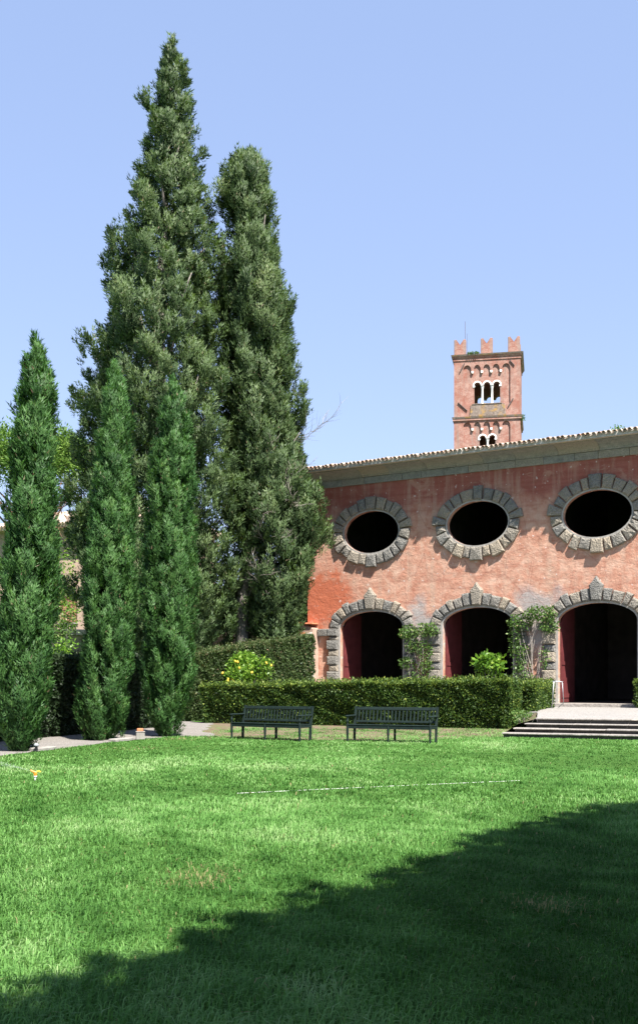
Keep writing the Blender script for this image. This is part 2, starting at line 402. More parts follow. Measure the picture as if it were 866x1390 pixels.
# ------------------------------------------------------------------ foliage helpers
def unit(a): return a / np.maximum(np.linalg.norm(a, axis=-1, keepdims=True), 1e-9)
def quad_mesh(name, P, A, B, tint):
    """rhombic leaves: base P, axis A, half-width B"""
    n = len(P)
    V = np.empty((n, 4, 3), np.float32)
    V[:, 0] = P; V[:, 1] = P + A*0.5 + B; V[:, 2] = P + A; V[:, 3] = P + A*0.5 - B
    me = bpy.data.meshes.new(name)
    me.vertices.add(n*4); me.loops.add(n*4); me.polygons.add(n)
    me.vertices.foreach_set('co', V.reshape(-1))
    me.loops.foreach_set('vertex_index', np.arange(n*4, dtype=np.int32))
    me.polygons.foreach_set('loop_start', np.arange(0, n*4, 4, dtype=np.int32))
    at_ = me.attributes.new('tint', 'FLOAT', 'POINT')
    at_.data.foreach_set('value', np.repeat(np.clip(tint, 0, 1).astype(np.float32), 4))
    me.update(calc_edges=True)
    return me
def tri_mesh(name, P, A, B, tint, N=None):
    n = len(P)
    if N is not None:                   # turn each spray so that it looks out of its tuft
        g_ = unit(np.cross(B, A)); sg = np.where((g_*N).sum(1) < 0, -1.0, 1.0)[:, None]
        B = B*sg; N = unit(N*0.75 + g_*sg*0.45)
    V = np.empty((n, 3, 3), np.float32)
    V[:, 0] = P - B; V[:, 1] = P + A*0.15 + B; V[:, 2] = P + A
    me = bpy.data.meshes.new(name)
    me.vertices.add(n*3); me.loops.add(n*3); me.polygons.add(n)
    me.vertices.foreach_set('co', V.reshape(-1))
    me.loops.foreach_set('vertex_index', np.arange(n*3, dtype=np.int32))
    me.polygons.foreach_set('loop_start', np.arange(0, n*3, 3, dtype=np.int32))
    a_ = me.attributes.new('tint', 'FLOAT', 'POINT')
    a_.data.foreach_set('value', np.repeat(np.clip(tint, 0, 1).astype(np.float32), 3))
    me.update(calc_edges=True)
    if N is not None:
        me.shade_smooth(); me.normals_split_custom_set_from_vertices(np.repeat(N, 3, 0).astype(np.float32))
    return me
def perp(d, r=None):
    r = rng.normal(size=d.shape) if r is None else r
    return unit(np.cross(d, r))
def wob(seed, nz=5, amp=1.0):          # smooth angular/height noise
    g = np.random.default_rng(seed)
    k = [(g.integers(1, 5), g.uniform(0.15, 1.7), g.uniform(0, 6.28), g.uniform(0.4, 1.0)) for _ in range(nz)]
    tot = sum(q[3] for q in k)
    return lambda phi, z: amp*sum(q[3]*np.sin(q[0]*phi + q[1]*z*2.0 + q[2]) for q in k)/tot*1.6

def clump_sprays(B, D, ln, wd, m, sl, sw, up=0.3):
    """B base points (n,3), D directions, m sprays in each"""
    n = len(B)
    s = rng.uniform(0, 1, (n, m))**0.9
    u = perp(np.repeat(D[:, None], m, 1), None)
    rr = wd[:, None]*np.sin(np.pi*(0.12+0.80*s))*np.sqrt(rng.uniform(0, 1, (n, m)))
    P = B[:, None] + D[:, None]*(ln[:, None]*s)[..., None] + u*rr[..., None]
    d = unit(D[:, None] + u*0.75 + rng.normal(size=(n, m, 3))*0.28 + np.array([0, 0, up]))
    L = sl*rng.uniform(0.6, 1.35, (n, m)); W = sw*rng.uniform(0.6, 1.3, (n, m))
    # the flat of a spray roughly faces outwards from its plume
    b = unit(np.cross(d, u + rng.normal(size=(n, m, 3))*0.6))
    return P.reshape(-1, 3), (d*L[..., None]).reshape(-1, 3), (b*W[..., None]*0.5).reshape(-1, 3)

def cypress(label, base, prof, seed, K, lr, lz, q, clen, cwid, m, sl, sw, mat, amp=0.16, lean=0.5, group=None, keep=None, inner=0.3, trunk_r=0.14, limbs=0, trunk_path=None, stray=0.0, shrink=0.0):
    """prof: list of (z, x offset, radius) measured from the ground at the base; the crown is built of lobes, each a bunch of plumes of small sprays"""
    t = empty('cypress_tree', base)
    tag(t, label, 'tree', group)
    pz = np.array([p[0] for p in prof]); px = np.array([p[1] for p in prof]); pr = np.array([p[2] for p in prof])
    pr = np.maximum(pr - shrink, pr*0.25)
    zz = np.linspace(pz[0], pz[-1], 400); rr = np.interp(zz, pz, pr) + 0.04
    cdf = np.cumsum(rr); cdf = cdf/cdf[-1]
    f = wob(seed, 7, amp); f2 = wob(seed+5, 6, amp*0.7)
    def envelope(z, phi): return np.interp(z, pz, pr)*(1 + f(phi, z) + f2(2*phi, 2.7*z))
    z = np.interp((np.arange(K) + rng.uniform(0, 1, K))/K, cdf, zz)
    phi = (np.arange(K)*2.39996 + rng.normal(0, 0.5, K)) % (2*np.pi)
    env = envelope(z, phi)
    sz = rng.uniform(0.6, 1.35, K)*np.clip(env/(2.2*lr), 0.35, 1.0)
    rad = np.maximum(env - lr*sz*rng.uniform(0.35, 1.8, K), 0.0)
    st = rng.uniform(0, 1, K) < stray
    rad = np.where(st, env*rng.uniform(0.95, 1.12, K), rad); sz = np.where(st, sz*0.6, sz)
    out = np.stack([np.cos(phi), np.sin(phi), np.zeros(K)], 1)
    Cn = np.stack([np.interp(z, pz, px), np.zeros(K), z], 1) + out*rad[:, None]
    if keep is not None:
        k = keep(Cn, phi); Cn, out, sz = Cn[k], out[k], sz[k]; K = len(Cn)
    e = unit(rng.normal(size=(K, q, 3)) + out[:, None]*0.85 + np.array([0, 0, 0.25]))
    szz = sz[:, None, None]
    B = Cn[:, None] + e*np.array([lr, lr, lz])*szz*rng.uniform(0.45, 1.0, (K, q, 1))
    D = unit(np.array([0, 0, 1.0]) + e*np.array([1, 1, 0.3])*lean + out[:, None]*0.15 + rng.normal(size=(K, q, 3))*0.13)
    ltint = np.repeat(rng.normal(0.47, 0.12, K), q)
    LN = unit(e*0.8 + out[:, None]*0.45 + np.array([0, 0, 0.12])).reshape(-1, 3)
    B = B.reshape(-1, 3); D = D.reshape(-1, 3); n = len(B)
    # sparse growth inside the crown
    ni = int(n*inner); zi = np.interp(rng.uniform(0, 1, ni), cdf, zz); pi_ = rng.uniform(0, 6.28, ni)
    ri = envelope(zi, pi_)*np.sqrt(rng.uniform(0, 0.55, ni)); oi = np.stack([np.cos(pi_), np.sin(pi_), np.zeros(ni)], 1)
    Bi = np.stack([np.interp(zi, pz, px), np.zeros(ni), zi], 1) + oi*ri[:, None]
    Di = unit(np.array([0, 0, 0.9]) + oi*0.4 + rng.normal(size=(ni, 3))*0.2)
    if keep is not None:
        k = keep(Bi, pi_); Bi, Di = Bi[k], Di[k]; ni = len(Bi)
    LN = np.concatenate([LN, oi[:0] if ni == 0 else unit(Di + rng.normal(size=Di.shape)*0.3)])
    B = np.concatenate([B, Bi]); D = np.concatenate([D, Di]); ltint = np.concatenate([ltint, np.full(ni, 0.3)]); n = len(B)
    ln = clen*rng.uniform(0.6, 1.4, n); wd = cwid*rng.uniform(0.65, 1.4, n)
    B = B - D*ln[:, None]*0.5
    P, A, W = clump_sprays(B, D, ln, wd, m, sl, sw)
    tint = np.repeat(np.clip(ltint + rng.normal(0, 0.10, n), 0, 0.9), m) + rng.normal(0, 0.09, len(P))
    tint = np.where(rng.uniform(0, 1, len(P)) < 0.010, rng.uniform(0.94, 1.0, len(P)), np.clip(tint, 0, 0.92))
    link('crown', tri_mesh('crown', P, A, W, tint, np.repeat(LN, m, 0)), mat, t)
    H = prof[-1][0]
    mb = MB()
    path = trunk_path or [(0, 0, -0.1), (np.interp(0.2*H, pz, px)*0.6, 0.02, 0.2*H), (np.interp(0.5*H, pz, px), -0.03, 0.5*H), (np.interp(0.93*H, pz, px), 0, 0.93*H)]
    mb.tube(path, [trunk_r*1.25, trunk_r, trunk_r*0.6, trunk_r*0.12], 9)
    g = random.Random(seed)
    for i in range(limbs):
        zz_ = H*g.uniform(0.10, 0.85); a = g.uniform(0, 6.28); r_ = float(np.interp(zz_, pz, pr))*g.uniform(0.5, 0.9)
        tx = float(np.interp(zz_, [p[2] for p in path], [p[0] for p in path])); ex = float(np.interp(zz_, pz, px))
        en = Vector((ex+math.cos(a)*r_, math.sin(a)*r_, zz_ + r_*1.1)); s0 = Vector((tx, 0, zz_))
        md = s0.lerp(en, 0.5) + Vector((g.uniform(-.2, .2), g.uniform(-.2, .2), -0.25*r_))
        mb.tube([s0, md, en], [trunk_r*0.32, trunk_r*0.2, trunk_r*0.05], 5)
    mb.build('trunk', M['bark'], t, True)
    return t

def px_profile(rows, X0, Y, ybase, z0=0.0):
    """outline rows (y, left, right) in picture units -> (height, offset from base x, radius)"""
    s = F/Y; out = []
    for (y, l, r) in rows:
        z = EYE + (922-y)/s - z0
        out.append((z, ((l+r)/2-433)/s - X0, (r-l)/2/s))
    out.sort(); return out

def hedge(label, front, depth, z0, ztops, mat, dens, leaf, seed, sprig=0.02):
    """clipped hedge along a ground line front=[(x,y),...] with tops; its body extends to the left of the line"""
    t = empty('clipped_hedge', (front[0][0], front[0][1], z0)); tag(t, label, 'hedge')
    o = np.array([front[0][0], front[0][1], z0])
    P = []; N = []; core = MB()
    for i in range(len(front)-1):
        a = np.array([*front[i], 0.0]); b = np.array([*front[i+1], 0.0]); d = b-a; L = np.linalg.norm(d); d /= L
        nrm = np.array([d[1], -d[0], 0.0])                 # outward, towards the viewer
        za, zb = ztops[i]-z0, ztops[i+1]-z0
        def top(u): return za + (zb-za)*u/L
        def add(n, fn, nv):
            p = fn(n); P.append(p); N.append(np.repeat(nv[None], n, 0))
        g = rng
        def facep(n, off):
            u = g.uniform(0, L, n); v = g.uniform(0, 1, n)
            return a + d*u[:, None] - nrm*off + np.array([0, 0, 1.0])*(v*top(u))[:, None]
        hm = (za+zb)/2
        add(int(dens*L*hm), lambda n: facep(n, 0.0), nrm)
        add(int(dens*L*hm*0.35), lambda n: facep(n, depth), -nrm)
        def topp(n):
            u = g.uniform(0, L, n); w = g.uniform(0, depth, n)
            return a + d*u[:, None] - nrm*w[:, None] + np.array([0, 0, 1.0])*top(u)[:, None]
        add(int(dens*L*depth), topp, np.array([0, 0, 1.0]))
        def rim(n):
            u = g.uniform(0, L, n); w = g.uniform(-0.02, 0.10, n)
            return a + d*u[:, None] - nrm*w[:, None] + np.array([0, 0, 1.0])*(top(u)+g.uniform(-0.05, 0.03, n))[:, None]
        add(int(dens*L*0.25), rim, unit(np.array([0, 0, 1.0])+nrm*0.6))
        for (e, zt, sg) in ((a, za, -1), (b, zb, 1)):
            def endp(n, e=e, zt=zt):
                w = g.uniform(0, depth, n); v = g.uniform(0, 1, n)
                return e - nrm*w[:, None] + np.array([0, 0, 1.0])*(v*zt)[:, None]
            add(int(dens*depth*zt), endp, d*sg)
        ins = 0.24
        q = [a+d*ins-nrm*ins, b-d*ins-nrm*ins, b-d*ins-nrm*(depth-ins), a+d*ins-nrm*(depth-ins)]
        bb = len(core.v)
        for (zz, idx) in ((0, None), (1, None)):
            for k, p in enumerate(q):
                zt = (za if k in (0, 3) else zb) - ins
                core.v.append((p[0]-o[0], p[1]-o[1], zt if zz else 0.0))
        core.f += [[bb+j for j in f_] for f_ in ((3,2,1,0),(4,5,6,7),(0,1,5,4),(1,2,6,5),(2,3,7,6),(3,0,4,7))]
    P = np.concatenate(P); N = np.concatenate(N); n = len(P)
    w = wob(seed, 8, 1.0); k = P[:, 0]*1.7 + P[:, 1]*1.1
    bulge = 0.035*w(k, P[:, 2]*2.2) + 0.03*wob(seed+3, 8, 1.0)(k*2.6, P[:, 2]*4.0)
    vert = (np.abs(N[:, 2]) < 0.3)
    hrel = np.clip((P[:, 2])/1.5, 0, 1)
    P = P - o*np.array([1, 1, 0]) + N*(bulge*1.5 - np.abs(rng.normal(0, 0.085, n)) - np.where(vert, 0.20*(1-hrel)**1.4, 0))[:, None]
    P = P*np.array([1, 1, 1.0])
    spr = (rng.uniform(0, 1, n) < 0.05) & (N[:, 2] > 0.3); P = P + np.array([0, 0, 1.0])*np.where(spr, rng.uniform(0.08, 0.2, n), 0)[:, None]
    ax = unit(N*0.55 + rng.normal(size=(n, 3))*0.75 + np.array([0, 0, 0.35]))
    L_ = leaf*rng.uniform(0.6, 1.4, n); bb = unit(np.cross(ax, N + rng.normal(size=(n, 3))*0.8))
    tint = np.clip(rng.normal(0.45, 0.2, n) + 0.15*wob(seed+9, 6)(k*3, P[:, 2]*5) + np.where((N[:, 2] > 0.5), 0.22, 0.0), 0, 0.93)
    tint = np.where(rng.uniform(0, 1, n) < 0.02, rng.uniform(0.93, 1, n), tint)
    core.build('solid_inner_core', M['core'], t)
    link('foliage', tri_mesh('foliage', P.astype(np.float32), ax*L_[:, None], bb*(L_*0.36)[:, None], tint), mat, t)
    return t

def leafy(name, part, P, leaf, mat, parent, N=None, droop=0.0, wid=0.27):
    n = len(P); N = rng.normal(size=(n, 3)) if N is None else N
    ax = unit(N*0.5 + rng.normal(size=(n, 3))*0.8 + np.array([0, 0, -droop]))
    L_ = leaf*rng.uniform(0.6, 1.35, n); bb = unit(np.cross(ax, rng.normal(size=(n, 3)) + np.array([0, 0, 0.2])))
    tint = np.clip(rng.normal(0.5, 0.22, n), 0, 0.96)
    tint = np.where(rng.uniform(0, 1, n) < 0.012, 1.0, tint)
    return link(part, quad_mesh(part, P, ax*L_[:, None], bb*(L_*wid)[:, None], tint), mat, parent)

# ================================================================== THE GROUND
TERR = 0.51
mb = MB()
lawn_pts = [(-6.9, 20.0), (-6.6, 23.8), (-5.8, 26.6), (-4.95, 29.3), (-4.15, 31.3), (-3.0, 31.3), (-2.3, 30.6), (-1.2, 30.1), (1.0, 29.8), (2.5, 30.2), (4.0, 31.0), (5.0, 30.9)]
LX = np.array([p[0] for p in lawn_pts]); LY = np.array([p[1] for p in lawn_pts])
def lawn_edge(x):                      # how far the turf reaches at this x
    return np.where(x < -6.9, 20.0 + (x+6.9)*8, np.where(x > 5.0, 30.7-(x-5.0)*0.4244, np.interp(x, LX, LY)))
mb.v = [(-600, -600, 0), (600, -600, 0), (600, 900, 0), (-600, 900, 0)]; mb.f = [[0, 1, 2, 3]]
tag(mb.build('ground', M['lawn']), kind='structure')
def sheet(name, pts, z, m, sub=14, jit=0.12):
    P = []
    for i in range(len(pts)):
        a = Vector(pts[i]); b = Vector(pts[(i+1) % len(pts)])
        k = max(1, min(sub, int((b-a).length/0.5)))
        for j in range(k):
            p = a.lerp(b, j/k); P.append((p.x + random.uniform(-jit, jit)*(j > 0), p.y + random.uniform(-jit, jit)*(j > 0), z))
    me = MB(); me.v = P
    tr = tessellate_polygon([[Vector(p) for p in P]])
    for t in tr:
        a, b, c = (P[i] for i in t)
        ccw = (b[0]-a[0])*(c[1]-a[1])-(b[1]-a[1])*(c[0]-a[0]) > 0
        me.f.append(list(t) if ccw else list(t)[::-1])
    return tag(me.build(name, m), kind='structure')
sheet('soil_bed', [(-3.1, 30.3), (-2.3, 30.1), (-1.2, 29.5), (1.0, 29.0), (2.5, 29.4), (4.0, 30.2), (5.3, 30.9), (6.3, 36.0), (-4.2, 41.0), (-4.0, 34.5)], 0.004, M['soil'])
sheet('gravel_path', [(-7.5, 16.0), (-6.6, 23.6), (-5.8, 26.4), (-4.95, 29.1), (-4.1, 31.1), (-2.8, 31.1), (-3.5, 33.5), (-3.9, 40.6), (-5.6, 42.5), (-10.2, 24.0), (-11, 16)], 0.008, M['path'])
# raised terrace in front of the building
tp = [(6.25, 31.68), (7.0, 35.4), (7.3, 37.0), (-2.6, 41.7), (-0.3, 44.5), (-1.5, 47.5), (-16, 54), (-16, 75), (45, 75), (45, 12), (9.95, 30.11)]
mb = MB(); n = len(tp)
tr = tessellate_polygon([[Vector((*p, 0)) for p in tp]])
mb.v = [(*p, TERR) for p in tp] + [(*p, -0.05) for p in tp]
for t in tr:
    a, b, c = (tp[i] for i in t)
    ccw = (b[0]-a[0])*(c[1]-a[1])-(b[1]-a[1])*(c[0]-a[0]) > 0
    mb.f.append(list(t) if ccw else list(t)[::-1])
for i in range(n): mb.f.append([i, (i+1) % n, (i+1) % n + n, i+n])
tag(mb.build('terrace', M['gravel']), kind='structure')

# ================================================================== THE RED BUILDING
TH = R(32.5)
bu = Vector((math.cos(TH), -math.sin(TH))); bv = Vector((math.sin(TH), math.cos(TH)))
BO = Vector((6.74, 47.0, 0))
def wb(x, y, z):                        # building frame -> world
    return Vector((BO.x + bu.x*x + bv.x*y, BO.y + bu.y*x + bv.y*y, z))
villa = tag(empty('villa_building', BO, -TH), 'long salmon plastered building with oval windows above stone arches and tiled eaves', 'building')
BAYS = [-5.2, 0.0, 5.2, 10.4]
X0, X1 = -8.62, 14.2
HW, SPR, RISE = 1.62, 3.95, 0.72
OZ, OA, OB = 8.25, 1.41, 0.945
def arch_pts(cx, hw, n=18):
    return [(cx + hw*math.cos(math.pi*i/n), SPR + RISE*(hw/HW)*math.sin(math.pi*i/n)) for i in range(n+1)]   # right to left
outer = [(X0, TERR-0.1)]
for cx in BAYS:
    outer += [(cx-HW, TERR-0.1)] + arch_pts(cx, HW)[::-1] + [(cx+HW, TERR-0.1)]
outer += [(X1, TERR-0.1), (X1, 11.05), (X0, 11.05)]
holes = [[(cx + OA*math.cos(2*math.pi*i/40), OZ + OB*math.sin(2*math.pi*i/40)) for i in range(40)][::-1] for cx in BAYS]
MB().plate(outer, holes, 0.0, 0.20).build('front_wall', M['plaster'], villa)
mb = MB(); mb.box(X0, X0+0.5, 0.205, 12.0, TERR-0.1, 11.03); mb.build('side_wall', M['plaster'], villa)
mb = MB(); mb.box(X1-0.5, X1, 0.205, 12.0, TERR-0.1, 11.03); mb.build('side_wall', M['plaster'], villa)
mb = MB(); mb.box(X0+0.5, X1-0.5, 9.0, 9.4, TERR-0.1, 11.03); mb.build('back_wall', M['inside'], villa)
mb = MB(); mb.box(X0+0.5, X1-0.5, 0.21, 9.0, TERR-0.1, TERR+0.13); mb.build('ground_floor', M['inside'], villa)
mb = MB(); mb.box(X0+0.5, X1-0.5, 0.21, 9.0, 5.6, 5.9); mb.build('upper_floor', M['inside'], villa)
for k in range(3):
    x = BAYS[k]+2.6
    for bx_ in ((x-0.15, x+0.15, 0.22, 8.9, 5.91, 11.0), (x-0.15, x+0.15, 3.5, 8.9, TERR+0.14, 5.59)): MB().box(*bx_).build('cross_wall', M['inside'], villa)
for bx_ in ((X0+0.505, X0+0.6, 0.22, 8.95, TERR+0.14, 5.59), (X0+0.505, X0+0.6, 0.22, 8.95, 5.91, 11.0)): MB().box(*bx_).build('inner_lining', M['inside'], villa)

def stone(poly, yf, yb, bev, parent, name='stone_block', m='stone', jit=0.012):
    return MB().prism(poly, yf, yb, bev, jit).build(name, M[m], parent)

# ---- oval windows with rusticated surrounds
g = random.Random(3)
for bi, cx in enumerate(BAYS):
    ring = []
    n = 40; wdt = 0.07
    lip = MB()
    inner = [(cx + (OA+0.002)*math.cos(2*math.pi*i/n), OZ + (OB+0.002)*math.sin(2*math.pi*i/n)) for i in range(n)]
    outr = [(cx + (OA+wdt)*math.cos(2*math.pi*i/n), OZ + (OB+wdt)*math.sin(2*math.pi*i/n)) for i in range(n)]
    lip.plate(outr, [inner[::-1]], -0.05, 0.012)
    surround = lip.build('window_surround', M['jamb'], villa)
    NB = 22
    e = [2*math.pi*(k-0.5)/NB + math.pi/2 + (g.uniform(-0.055, 0.055)) for k in range(NB)]
    for k in range(NB):
        a0, a1 = e[k], e[(k+1) % NB] + (2*math.pi if k == NB-1 else 0)
        key = k % 11 == 0
        side = k in (5, 6, 16, 17)
        dl = 0.58 if key else (0.47 + (0.07 if side and k in (5, 17) else 0) + g.uniform(-0.05, 0.05) + (0.05 if k % 2 else 0))
        gap = 0.022
        pin, pout = [], []
        for j in range(4):
            t = a0 + (a1-a0)*j/3
            t += gap*(1 if j == 0 else -1 if j == 3 else 0)/1.4
            pin.append((cx + (OA+wdt+0.004)*math.cos(t), OZ + (OB+wdt+0.004)*math.sin(t)))
            nx, nz = math.cos(t)/OA, math.sin(t)/OB; q = math.hypot(nx, nz)
            d = dl
            pout.append((cx + (OA+wdt)*math.cos(t) + nx/q*d, OZ + (OB+wdt)*math.sin(t) + nz/q*d))
        if key:                       # straight sided key stone
            pout = [pout[0], pout[-1]]
        poly = pin[::-1] + pout        # clockwise inner then outer -> ccw
        poly = pout + pin[::-1]
        ar = sum(poly[i][0]*poly[(i+1) % len(poly)][1]-poly[(i+1) % len(poly)][0]*poly[i][1] for i in range(len(poly)))
        if ar < 0: poly = poly[::-1]
        stone(poly, -(0.105 + g.uniform(0, 0.045) + (0.04 if key else 0)), 0.01, 0.04, surround, jit=0.02)

# ---- arched doorways
for bi, cx in enumerate(BAYS):
    lip = MB()
    wdt = 0.09
    arc_i = arch_pts(cx, HW+0.002, 20); 
    arc_o = [(cx + (HW+wdt)*math.cos(math.pi*i/20), SPR + (RISE+wdt)*math.sin(math.pi*i/20)) for i in range(21)]
    poly = [(cx+HW+wdt, TERR)] + arc_o + [(cx-HW-wdt, TERR), (cx-HW-0.002, TERR)] + arc_i[::-1] + [(cx+HW+0.002, TERR)]
    lip.plate(poly[::-1] if False else poly, [], -0.045, 0.012)
    arch = lip.build('arch_surround', M['jamb'], villa)
    NB = 13
    wts = [1.0 + (0.14 if k % 2 == 0 else -0.10) + g.uniform(-0.08, 0.08) for k in range(NB)]; wts[6] = 1.15
    tot = sum(wts); acc = 0.0
    for k in range(NB):
        a0 = math.pi*acc/tot; acc += wts[k]; a1 = math.pi*acc/tot
        key = k == 6
        dl = 0.88 if key else (0.45 + (0.08 if k % 2 else 0) + g.uniform(-0.04, 0.04))
        pin, pout = [], []
        for j in range(3):
            t = a0 + (a1-a0)*j/2 + 0.014*(1 if j == 0 else -1 if j == 2 else 0)
            pin.append((cx + (HW+wdt+0.004)*math.cos(t), SPR + (RISE+wdt+0.004)*math.sin(t)))
            nx, nz = math.cos(t)/HW, math.sin(t)/RISE; q = math.hypot(nx, nz)
            nx, nz = nx/q, nz/q
            ex, ez = math.cos(t), math.sin(t)
            dx, dz = nx*0.65+ex*0.35, nz*0.65+ez*0.35
            pout.append((cx + (HW+wdt)*math.cos(t) + dx*dl, SPR + (RISE+wdt)*math.sin(t) + dz*dl))
        if key:
            w0 = pin[0][0]-cx; zt = SPR+RISE+wdt
            poly = [(cx-w0*0.9, zt), (cx+w0*0.9, zt), (cx+w0*1.35, zt+0.62), (cx+w0*0.55, zt+0.80), (cx, zt+0.98), (cx-w0*0.55, zt+0.80), (cx-w0*1.35, zt+0.62)]
        else:
            poly = pin[::-1] + pout
        ar = sum(poly[i][0]*poly[(i+1) % len(poly)][1]-poly[(i+1) % len(poly)][0]*poly[i][1] for i in range(len(poly)))
        if ar < 0: poly = poly[::-1]
        stone(poly, -(0.13 + g.uniform(0, 0.04) + (0.07 if key else 0)), 0.01, 0.045, arch)
    for sgn in (-1, 1):
        xi = cx + sgn*(HW+wdt+0.004)
        # impost course
        xo = cx + sgn*(HW+0.80)
        if bi == 0 and sgn < 0:
            a, b = cx-HW-0.62, cx-HW-1.18
            stone([(b, 3.60), (a-0.012, 3.60), (a-0.012, 3.93), (b, 3.93)], -0.17, 0.01, 0.03, arch); xo = a
        p = sorted((xi, xo)); stone([(p[0], 3.60), (p[1], 3.60), (p[1], 3.93), (p[0], 3.93)], -0.2, 0.01, 0.03, arch)
        z = TERR + 0.02; k = 0
        while z < 3.5:
            h = min(0.36 + (0.05 if k % 2 else -0.04) + g.uniform(-0.02, 0.02), 3.588-z)
            if 3.588-(z+h) < 0.15: h = 3.588-z
            wl = 0.50 + (0.07 if k % 2 else 0) + g.uniform(-0.02, 0.02)
            p = sorted((xi, xi + sgn*wl))
            stone([(p[0], z), (p[1], z), (p[1], z+h-0.012), (p[0], z+h-0.012)], -(0.13 + (0.05 if k % 2 else 0) + g.uniform(0, 0.02)), 0.01, 0.05, arch)
            z += h; k += 1
    # open door leaf folded back against the left reveal, arched top
    LW = 1.56
    prof = [(0.0, TERR+0.15), (LW, TERR+0.15)] + [(LW - LW*(1-math.cos(math.pi/2*i/8)), 0) for i in range(0)]
    prof += [(LW*math.sin(math.pi/2*i/8), SPR-0.02 + (RISE-0.04)*(1-math.cos(math.pi/2*i/8))**0.5 if False else SPR-0.02 + (RISE-0.05)*math.sqrt(max(0, 1-(1-math.sin(math.pi/2*i/8))**2))) for i in range(8, -1, -1)]
    for sgn in (-1, 1):
        lf = MB().prism(prof if True else prof, 0.0, 0.06)
        o = lf.build('door_leaf', M['doorred'], villa)
        o.location = (cx + sgn*(HW+0.01) + (0.0 if sgn < 0 else 0.05), 0.23, 0); o.rotation_euler = (0, 0, R(90))
        o.location.x += 0.06 if sgn < 0 else 0
        # ledges and edge stile
        for zz in (0.85, 2.2, 3.5):
            d = MB().box(0.04, LW-0.04, -0.025 if sgn < 0 else 0.061, -0.001 if sgn < 0 else 0.085, zz, zz+0.16).build('rail', M['doorred'], o)
    th = MB().box(cx-HW-0.25, cx+HW+0.25, -0.75, 0.205, TERR+0.002, TERR+0.13); th.build('threshold', M['stepstone'], villa)

# ---- stone cornice in two courses
x = X0-0.05; k = 0
while x < X1:
    w = g.uniform(0.85, 1.35); e = min(x+w, X1+0.05)
    MB().prism([(x+0.006, 10.44), (e-0.006, 10.44), (e-0.006, 10.735), (x+0.006, 10.735)], -0.085-g.uniform(0, 0.012), 0.01, 0.012).build('frieze_block', M['sandstone'], villa)
    x = e
x = X0-0.62
while x < X1+0.6:
    w = g.uniform(1.2, 1.9); e = min(x+w, X1+0.62)
    yz = [(0.02, 10.745), (-0.12, 10.745)] + [(-0.12-0.62*(1-math.cos(math.pi/2*i/7)), 10.76+0.27*math.sin(math.pi/2*i/7)) for i in range(8)] + [(-0.79, 11.04), (-0.79, 11.10), (0.02, 11.10)]
    mb = MB(); m_ = len(yz)
    dz = g.uniform(-0.006, 0.006)
    mb.v = [(x+0.006, y, z+dz) for (y, z) in yz] + [(e-0.006, y, z+dz) for (y, z) in yz]
    mb.f = [[i, i+m_, (i+1) % m_ + m_, (i+1) % m_] for i in range(m_)] + [list(range(m_)), [2*m_-1-i for i in range(m_)]]
    mb.build('cornice_block', M['sandstone'], villa); x = e

# ---- tiled roof
PIT = R(11.5); EY, EZ = -1.10, 11.13; RUN = 7.2
mb = MB()
zr = EZ + (RUN)*math.tan(PIT)
mb.v = [(X0-0.6, EY+0.16, EZ-0.02), (X1+0.6, EY+0.16, EZ-0.02), (X1+0.6, EY+RUN, zr-0.05), (X0-0.6, EY+RUN, zr-0.05), (X1+0.6, 12.6, EZ-0.1), (X0-0.6, 12.6, EZ-0.1),
        (X0-0.6, EY+0.16, EZ-0.06), (X1+0.6, EY+0.16, EZ-0.06), (X1+0.6, 12.6, EZ-0.16), (X0-0.6, 12.6, EZ-0.16)]
mb.f = [[0, 1, 2, 3], [3, 2, 4, 5], [6, 9, 8, 7], [0, 6, 7, 1], [5, 4, 8, 9], [0, 3, 5], [0, 5, 9, 6], [1, 4, 2], [1, 7, 8, 4]]
roof = mb.build('roof', M['tile'], villa)
def half_tile(L, r0, r1, up=True, n=7, th=0.016):
    mb = MB()
    for (yy, r) in ((0.0, r0), (L, r1)):
        for q in (r, r-th):
            for i in range(n+1):
                a = math.pi*i/n
                mb.v.append((q*math.cos(a), yy, (q*math.sin(a))*(1 if up else -1)))
    m_ = n+1
    for i in range(n):
        mb.f += [[i, i+1, 2*m_+i+1, 2*m_+i], [m_+i, 3*m_+i, 3*m_+i+1, m_+i+1], [i, m_+i, m_+i+1, i+1], [2*m_+i, 2*m_+i+1, 3*m_+i+1, 3*m_+i]]
    return mb
cov = half_tile(0.46, 0.086, 0.07).mesh('roof_tile'); cov.materials.append(M['tile'])
pan = half_tile(0.46, 0.08, 0.092, False).mesh('roof_tile'); pan.materials.append(M['tile'])
SP = 0.205
nx = int((X1-X0+1.1)/SP)
g2 = random.Random(9)
rest = MB()
